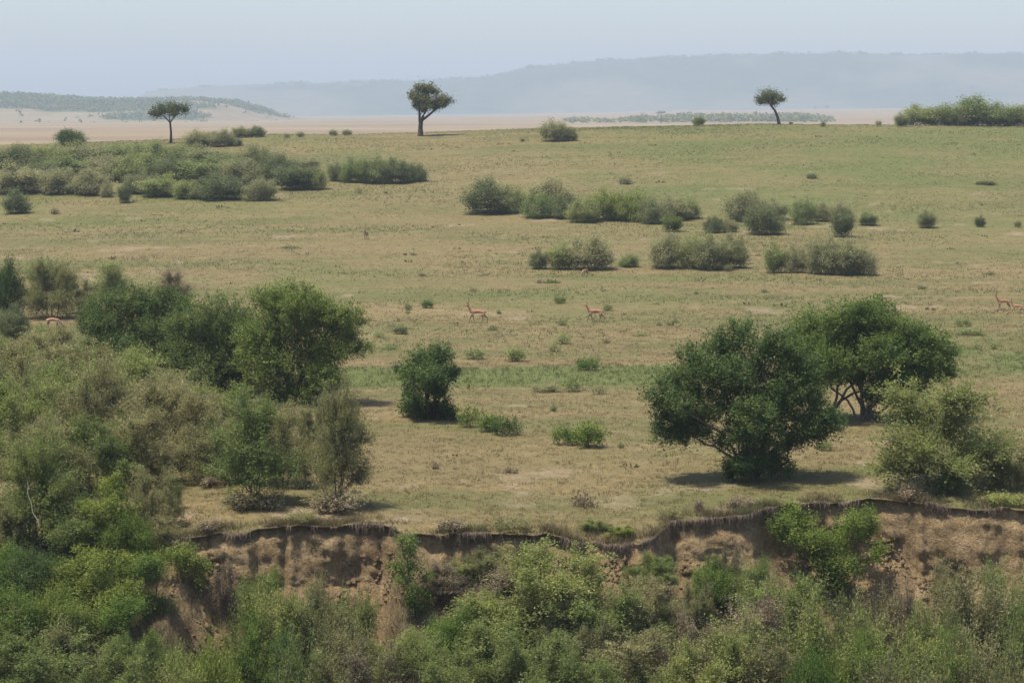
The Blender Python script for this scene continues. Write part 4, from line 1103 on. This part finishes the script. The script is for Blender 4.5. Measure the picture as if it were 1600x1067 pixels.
for kind, v, px, top, Y, w, m, nm, lb in [
    ('thorn', 1, 60, 690, 99.5, 149, 'thorn2', 'thorn_bush', 'dark-footed thorn bush on the left slope with a pale dead branch'),
    ('thorn', 2, 235, 735, 100.5, 126, 'thorn', 'thorn_bush', 'sparse twiggy bush between the creeper column and the dry opening'),
    ('leafy', 2, 12, 850, 95, 120, 'croton2', 'leafy_shrub', 'dark leafy shrub at the left frame edge beside the creeper mound'),
    ('thorn', 1, 690, 880, 96.0, 80, 'dry', 'dry_bush', 'dead brown bush beside the narrow hanging creeper'),
    ('thorn', 3, 930, 808, 99.6, 60, 'thorn2', 'leafy_shrub', 'small green herb patch on the lip, left one'),
    ('thorn', 3, 972, 818, 99.0, 54, 'lush', 'leafy_shrub', 'small bright herb patch on the lip, right one'),
    ('leafy', 0, 1118, 866, 96.5, 96, 'croton2', 'leafy_shrub', 'round green shrub standing alone in front of the slumped earth'),
    ('thorn', 0, 60, 985, 90, 241, 'thorn2', 'thorn_bush', 'yellow-green bush filling the lower left corner'),
    ('thorn', 2, 175, 1010, 88.5, 195, 'thorn2', 'thorn_bush', 'yellow-green bush next to the one in the lower left corner'),
    ('leafy', 2, 330, 1005, 88.5, 150, 'lush', 'leafy_shrub', 'bright leafy shrub at the bottom edge, below the earth face'),
    ('thorn', 0, 440, 920, 93.5, 172, 'thorn2', 'thorn_bush', 'green bush covering the foot of the tall earth face'),
    ('leafy', 1, 440, 985, 91.5, 90, 'croton', 'leafy_shrub', 'dark shrub in the shade of the bush at the earth face foot'),
    ('thorn', 3, 545, 965, 91.0, 172, 'thorn', 'thorn_bush', 'pale thorn bush at the bottom edge, right of the dark shrub'),
    ('thorn', 2, 625, 985, 90.0, 161, 'thorn2', 'thorn_bush', 'low thorn bush at the bottom edge under the hanging creeper'),
    ('leafy', 0, 715, 945, 93.0, 120, 'croton2', 'leafy_shrub', 'green shrub with dark foot, bottom middle'),
    ('thorn', 0, 760, 925, 93.5, 172, 'thorn2', 'thorn_bush', 'feathery bush left of the biggest one on the slope'),
    ('thorn', 0, 860, 850, 94.0, 264, 'thorn2', 'thorn_bush', 'biggest pale feathery bush on the slope, reaching the bank lip'),
    ('thorn', 3, 950, 905, 93.0, 218, 'thorn2', 'thorn_bush', 'feathery bush right of the biggest one on the slope'),
    ('thorn', 2, 850, 985, 89.5, 241, 'thorn2', 'thorn_bush', 'feathery bush along the bottom edge below the biggest one'),
    ('thorn', 0, 995, 985, 90.0, 206, 'thorn', 'thorn_bush', 'olive bush along the bottom edge, just right of centre'),
    ('thorn', 3, 1070, 955, 92.0, 120, 'dry', 'dry_bush', 'brown dry bush left of the round green shrub'),
    ('thorn', 1, 1150, 985, 90.5, 195, 'thorn2', 'thorn_bush', 'green bush at the bottom edge under the round green shrub'),
    ('thorn', 0, 1225, 895, 95.0, 206, 'thorn2', 'thorn_bush', 'feathery bush in front of the tallest bright shrub'),
    ('thorn', 2, 1300, 945, 92.0, 218, 'thorn2', 'thorn_bush', 'wide feathery bush below the tallest bright shrub'),
    ('thorn', 3, 1360, 915, 95.5, 138, 'thorn', 'thorn_bush', 'olive bush at the foot of the earth slide'),
    ('leafy', 2, 1270, 1015, 88.5, 130, 'croton2', 'leafy_shrub', 'dark leafy shrub at the bottom edge, right of centre'),
    ('thorn', 0, 1400, 985, 90.5, 218, 'thorn2', 'thorn_bush', 'feathery bush at the bottom edge below the earth slide'),
    ('thorn', 1, 1530, 920, 93.5, 195, 'thorn', 'thorn_bush', 'grey-green bush covering the foot of the shaded earth wall'),
    ('thorn', 3, 1590, 905, 94.5, 149, 'thorn2', 'thorn_bush', 'green bush at the right frame edge under the shaded earth wall'),
    ('thorn', 2, 1530, 1000, 89.5, 218, 'thorn', 'thorn_bush', 'grey-green bush filling the lower right corner'),
    ('low', 0, 1090, 795, 102.5, 30, 'dry', 'dry_bush', 'small dry tuft on the lip above the round green shrub')]:
    plant_d(kind, v, px, top, Y, w, m, nm, lb, 'shrub' if kind == 'leafy' else 'bush')

for (kind, v, px, top, Y, w, m), row, k in numbered([('creeper', 0, 200, 790, 98, 110, 'croton2'), ('creeper', 1, 110, 800, 98.2, 110, 'croton'), ('creeper', 0, 50, 840, 97, 130, 'croton'), ('creeper', 1, 230, 855, 96.5, 100, 'lush'), ('creeper', 0, 20, 900, 95, 150, 'croton2'), ('creeper', 0, 95, 905, 94, 140, 'lush'),
                                  ('creeper', 1, 190, 920, 94, 120, 'croton2'), ('thorn', 0, 150, 770, 99.4, 120, 'thorn2'), ('thorn', 3, 240, 800, 99, 110, 'thorn'), ('thorn', 0, 15, 770, 99.5, 130, 'thorn')], lambda e: 'higher' if e[3] < 820 else 'lower', lambda e: e[2]):
    plant_d(kind, v, px, top, Y, w, m, 'creeper_bush' if kind == 'creeper' else 'thorn_bush', f'{LOOK[m]} bush on the {row} part of the left slope, {k} from the frame edge', 'bush', group='bushes on the left slope')
for kind, v, px, top, Y, w, m, lb in [('thorn', 0, 395, 905, 95.5, 110, 'thorn2', 'feathery bush creeping up the earth face at left of centre'), ('thorn', 3, 500, 895, 95.5, 120, 'thorn', 'olive bush rising in front of the tall earth face'), ('thorn', 0, 560, 925, 94.5, 110, 'thorn2', 'green bush at the foot of the earth face beside the narrow creeper'),
                                      ('thorn', 3, 760, 850, 97, 90, 'thorn', 'olive bush rising to the lip left of the biggest feathery bush'), ('thorn', 0, 420, 885, 96.6, 80, 'thorn2', 'small green bush halfway up the tall earth face'), ('thorn', 3, 355, 870, 97.2, 60, 'dry', 'dry bush hanging on the earth face beside the clinging shrub'), ('thorn', 2, 1460, 890, 97, 130, 'thorn', 'olive bush overlapping the earth slide'), ('thorn', 0, 1560, 880, 97, 120, 'thorn2', 'green bush rising against the shaded earth wall'), ('thorn', 3, 1020, 862, 97, 90, 'thorn2', 'feathery bush under the low slumped lip'),
                                      ('thorn', 3, 1140, 845, 99, 60, 'dry', 'dry bush on the slumped earth behind the round green shrub'),
                                      ('low', 0, 330, 812, 99.3, 60, 'dry', 'dry tussock drooping over the lip at its left end'), ('low', 1, 470, 815, 99.4, 80, 'thorn', 'straw tussock on the lip above the tall earth face'), ('low', 0, 700, 822, 98.3, 70, 'dry', 'dry tussock on the lip right of the narrow creeper'), ('low', 1, 800, 820, 98.4, 90, 'thorn', 'straw tussock on the lip at centre'),
                                      ('low', 2, 1045, 800, 101.5, 50, 'thorn', 'straw tussock where the lip steps up right of centre'), ('low', 1, 1160, 792, 103.2, 70, 'dry', 'dry tussock on the lip behind the tallest bright shrub'), ('low', 0, 1420, 780, 105, 60, 'dry', 'dry tussock on the lip beside the airy thorn bush'), ('low', 1, 1570, 792, 103.6, 90, 'thorn2', 'green grass tussock on the lip at the right edge'), ('thorn', 3, 1410, 905, 96, 90, 'dry', 'dry brown bush on the earth slide'), ('thorn', 3, 1085, 900, 96, 90, 'thorn', 'olive bush behind the round green shrub'),
                                      ('thorn', 0, 1180, 870, 97.5, 90, 'thorn2', 'feathery bush between the round shrub and the tallest bright shrub'), ('thorn', 3, 720, 868, 97, 80, 'thorn2', 'small feathery bush against the low earth face left of centre')]:
    plant_d(kind, v, px, top, Y, w, m, 'bank_bush', lb, 'bush')
for (v, px, top, Y, w, m), row, k in numbered([(0, 20, 930, 92, 170, 'thorn2'), (3, 110, 960, 91, 180, 'thorn'), (2, 230, 985, 90, 150, 'lush'), (0, 270, 1020, 87.5, 170, 'thorn2'), (3, 390, 950, 92, 150, 'croton2'), (0, 500, 935, 93, 140, 'thorn'), (2, 480, 1010, 88, 180, 'thorn2'),
                            (3, 590, 1000, 88.5, 170, 'dry'), (0, 690, 1000, 88.5, 170, 'thorn2'), (3, 780, 960, 91, 180, 'thorn2'), (0, 800, 885, 95, 150, 'dry'), (2, 915, 935, 92, 190, 'thorn'), (0, 1010, 900, 94, 140, 'thorn'), (3, 1060, 1000, 88.5, 180, 'thorn2'), (0, 1180, 935, 92.5, 150, 'dry'),
                            (3, 1210, 990, 89.5, 170, 'thorn'), (0, 1340, 985, 90, 180, 'croton2'), (2, 1440, 960, 92, 170, 'thorn2'), (0, 1480, 990, 89.5, 190, 'lush'), (3, 1580, 960, 91, 180, 'thorn2'), (0, 1560, 1020, 88, 190, 'thorn'), (3, 920, 1020, 87.5, 190, 'thorn2'), (0, 1400, 1030, 87.5, 190, 'thorn')], lambda e: 'lowest' if e[2] >= 985 else 'upper', lambda e: e[1]):
    plant_d('thorn', v, px, top, Y, w, m, 'thorn_bush', f'{LOOK[m]} feathery bush in the {row} scrub band below the bank, {k} from left', 'bush', group='feathery bushes along the foot of the bank')
# pale dead branches
def dead_branch(label, pts, Y, rad):
    P = []
    for k, (a, b) in enumerate(pts):
        d = ray(a, b); yy = Y + .15 * k
        P.append((d[0] * yy, yy, CAM_Z + d[2] * yy))
    P = np.array(P); c = P[0].copy(); t = np.linspace(0, len(P) - 1, 12); ii = np.arange(len(P))
    Q = np.stack([np.interp(t, ii, P[:, k]) for k in range(3)], 1)
    Q[:, 0] += .03 * np.sin(np.arange(12) * 1.7)
    tb = Tubes(); tb.add(Q - c, np.linspace(rad, rad * .4, 12), 6)
    o = obj('dead_branch', tb.mesh('dead_branch', M['palewood']), None, c)
    o['label'] = label; o['category'] = 'branch'
dead_branch('pale dead branch standing out against the dark left slope', [(60, 818), (50, 795), (43, 765), (44, 750)], 97.0, .016)
dead_branch('pale dry branch leaning out beside the forked thorn bush', [(352, 735), (335, 730), (322, 724)], 106.5, .025)

# ------------------------------------------------------------------ far trees on the distant plain
def far_tree(kind, var, px, py_top, py_base, Y, wpx, label, group=None):
    X, Y, Z, zt = at(px, Y, py_top)
    zb = CAM_Z + ray(px, py_base)[2] * Y
    g = float(ground_z(X, Y))
    place(kind, var, (X, Y, g), wpx * Y / FPX, max(2.0, zt - g), 'darkgrey', 'distant_tree', label, 'tree', group=group)
far_tree('distant', 0, 1005, 178, 192, 2500, 12, 'round-headed small tree above the hazy line of far trees')
r = rng(77)
n = 420
u = np.concatenate([r.uniform(880, 962, 70), r.uniform(965, 1300, 350)])
y = r.uniform(2300, 2900, n)
x = (u - 800) / FPX * y
hgt = r.uniform(3.0, 7.5, n) * np.interp(u, [880, 900, 950, 965, 1000, 1100, 1260, 1300], [.4, .8, .5, .6, .9, 1.1, 1.0, .5])
puff_trees('treeline', x, y, plateau_z(x, y) - .2, hgt, 78, M['darkgrey'], 'hazy line of trees on the distant plain', 16, 1.5)
# flat-topped tree on the far plain
X, Y, Z, zt = at(1033, 2200, 175)
o = root('distant_tree', 'flat-topped far tree just below the horizon, right of centre', 'tree', (X, Y, Z))
tb = Tubes(); tb.add(np.array([(0, 0, -.4), (.1, 0, (zt - Z) * .5), (0, 0, (zt - Z) * .9)]), np.array([.45, .35, .25]), 6)
obj('trunk', tb.mesh('distant_trunk', M['darkwood']), o)
obj('crown', leaf_mesh('distant_crown', *blob_leaves([(q, 0, (zt - Z) * .93, 1.6, 1.6, .6) for q in (-3, -1.5, 0, 1.5, 3)], 81, .8, .6, 6, .6), M['darkgrey']), o)
far_tree('distant', 1, 1292, 163.5, 167, 6600, 11, 'low dark clump on the far horizon, larger of two')
far_tree('distant', 0, 1274, 164.0, 167, 6600, 5, 'low dark clump on the far horizon, smaller of two')

# ------------------------------------------------------------------ antelopes
m_imp, nt, out = new_mat('antelope coat')
tc = node(nt, 'ShaderNodeTexCoord'); sx = node(nt, 'ShaderNodeSeparateXYZ'); nt.links.new(tc.outputs['Object'], sx.inputs[0])
coat = ramp(nt, sx.outputs['Z'], [(.0, (.03, .02, .015)), (.05, (.12, .075, .045)), (.55, (.19, .105, .055)), (.65, (.50, .40, .30)), (.71, (.33, .17, .082)), (.82, (.27, .12, .052)), (1, (.245, .105, .046))])
nt.nodes[-1].color_ramp.interpolation = 'LINEAR'
p = node(nt, 'ShaderNodeBsdfPrincipled'); p.inputs['Roughness'].default_value = .6; nt.links.new(coat, p.inputs['Base Color']); nt.links.new(p.outputs[0], out.inputs[0])
M['horn'] = plain_mat('horn', (.03, .025, .02), (.07, .06, .05), 20, .5, .3)

def antelope_mesh(name, pose):
    """joints of one animal facing -X, skinned into one continuous body"""
    V, E, R = [], [], []
    def add(p, r, parent=None):
        V.append(p); R.append(r)
        if parent is not None: E.append((parent, len(V) - 1))
        return len(V) - 1
    pel = add((.50, 0, .83), .145)
    loin = add((.24, 0, .83), .14, pel)
    bel = add((-.02, 0, .81), .155, loin)
    ch = add((-.30, 0, .80), .165, bel)
    if pose == 'graze':
        n0 = add((-.47, 0, .76), .11, ch); n1 = add((-.66, 0, .52), .07, n0); n2 = add((-.80, 0, .30), .06, n1)
        hd = add((-.86, 0, .20), .062, n2); mz = add((-.93, 0, .06), .034, hd)
    else:
        n0 = add((-.47, 0, .90), .115, ch); n1 = add((-.57, 0, 1.06), .075, n0); n2 = add((-.64, 0, 1.20), .058, n1)
        hd = add((-.70, 0, 1.27), .066, n2); mz = add((-.90, 0, 1.19), .034, hd)
    st = {'walk': ((-.20, .16), (.17, -.16)), 'stand': ((0, .04), (0, .05)), 'graze': ((-.08, .12), (.05, -.08))}[pose]
    for k, sgn in enumerate((1, -1)):
        f = st[0][k]; sh = add((-.34, .09 * sgn, .66), .085, ch); el = add((-.32 + f * .25, .10 * sgn, .52), .05, sh)
        kn = add((-.35 + f * .7, .10 * sgn, .33), .032, el); ft = add((-.34 + f * 1.1, .10 * sgn, .09), .021, kn); add((-.37 + f * 1.15, .10 * sgn, .015), .024, ft)
        b = st[1][k]; hp = add((.52, .09 * sgn, .68), .115, pel); sf = add((.44 + b * .4, .11 * sgn, .54), .07, hp)
        hk = add((.62 + b * .9, .10 * sgn, .36), .034, sf); fk = add((.57 + b * 1.2, .10 * sgn, .09), .021, hk); add((.54 + b * 1.25, .10 * sgn, .015), .024, fk)
    t0 = add((.655, 0, .84), .035, pel); add((.70, 0, .62), .02, t0)
    me = bpy.data.meshes.new(name); me.from_pydata(V, E, [])
    ob = bpy.data.objects.new(name, me); col.objects.link(ob)
    md = ob.modifiers.new('skin', 'SKIN'); md.use_smooth_shade = True
    for i, sv in enumerate(me.skin_vertices[0].data):
        sv.radius = (R[i], R[i]); sv.use_root = (i == 0)
    sb = ob.modifiers.new('sub', 'SUBSURF'); sb.levels = 1; sb.render_levels = 1
    dg = bpy.context.evaluated_depsgraph_get()
    res = bpy.data.meshes.new_from_object(ob.evaluated_get(dg)); res.name = name
    bpy.data.objects.remove(ob); bpy.data.meshes.remove(me)
    res.materials.clear(); res.materials.append(m_imp)
    return res, V[hd]
BODY = {p: antelope_mesh('antelope_' + p, p) for p in ('walk', 'stand', 'graze')}
def antelope(label, px, py, pose, horns, facing=1, scale=1.0, turn=0.0):
    X, Y, Z = hit(px, py)
    o = root('antelope', label, 'antelope', (X, Y, Z), (0 if facing == 1 else math.pi) + turn, (scale * .94, scale * 1.1, scale), 'antelopes on the plain')
    me, hd = BODY[pose]
    obj('body', me, o)
    for sgn in (1, -1):
        t = Tubes(); hx, hz = hd[0], hd[2]
        t.add(np.array([(hx + .04, .05 * sgn, hz + .03), (hx + .09, .10 * sgn, hz + .09), (hx + .13, .13 * sgn, hz + .13)]), np.array([.018, .035, .006]), 5)
        obj('ear', t.mesh('antelope_ear', m_imp), o)
        if horns:
            t = Tubes()
            t.add(bez((hx - .0, .03 * sgn, hz + .05), (hx + .16, .17 * sgn, hz + .24), (hx + .10, .12 * sgn, hz + .50), 8), np.linspace(.022, .007, 8), 6)
            obj('horn', t.mesh('antelope_horn', M['horn']), o)
    return o
antelope('horned antelope walking on open straw grass at centre', 745, 505, 'walk', True, 1, 1.06)
antelope('antelope walking behind the horned one, close to a dark shrub', 929, 503, 'walk', False, 1, 1.0)
antelope('antelope standing side-on near the right edge, taller of the pair', 1567, 485, 'stand', True, 1, .9, .1)
antelope('antelope cut by the right frame edge, lower of the pair', 1589, 490, 'walk', True, 1, .72, -.2)
antelope('antelope half hidden in the dirt gap between left bushes', 84, 514, 'graze', False, -1, .85)
antelope('antelope with head down in front of the wide grey brushy bush', 914, 431, 'graze', False, 1, .65, .9)
antelope('pale antelope half hidden at the foot of the bush clump right of centre', 1118, 423, 'stand', False, -1, .8, .2)
antelope('tiny brown antelope seen end-on, far out on the open straw grass', 572, 374, 'stand', False, 1, .85, 1.4)

# ------------------------------------------------------------------ dusty air
hz_me = bpy.data.meshes.new('haze')
x0, x1, y0, y1, z0, z1 = -7400, 7400, -300, 10100, -16, 222
hz_me.from_pydata([(x, y, z) for x in (x0, x1) for y in (y0, y1) for z in (z0, z1)], [], [(0, 1, 3, 2), (4, 6, 7, 5), (0, 4, 5, 1), (2, 3, 7, 6), (0, 2, 6, 4), (1, 5, 7, 3)])
m_haze, nt, out = new_mat('haze')
pv = node(nt, 'ShaderNodeVolumePrincipled')
pv.inputs['Color'].default_value = (.53, .63, .755, 1)
pv.inputs['Density'].default_value = 1.65e-4
pv.inputs['Anisotropy'].default_value = 0.0
nt.links.new(pv.outputs[0], out.inputs['Volume'])
hz_me.materials.append(m_haze)
hz_o = obj('haze', hz_me)
hz_o['kind'] = 'stuff'; hz_o['label'] = 'pale blue dusty haze over the far plain and hills'; hz_o['category'] = 'haze'
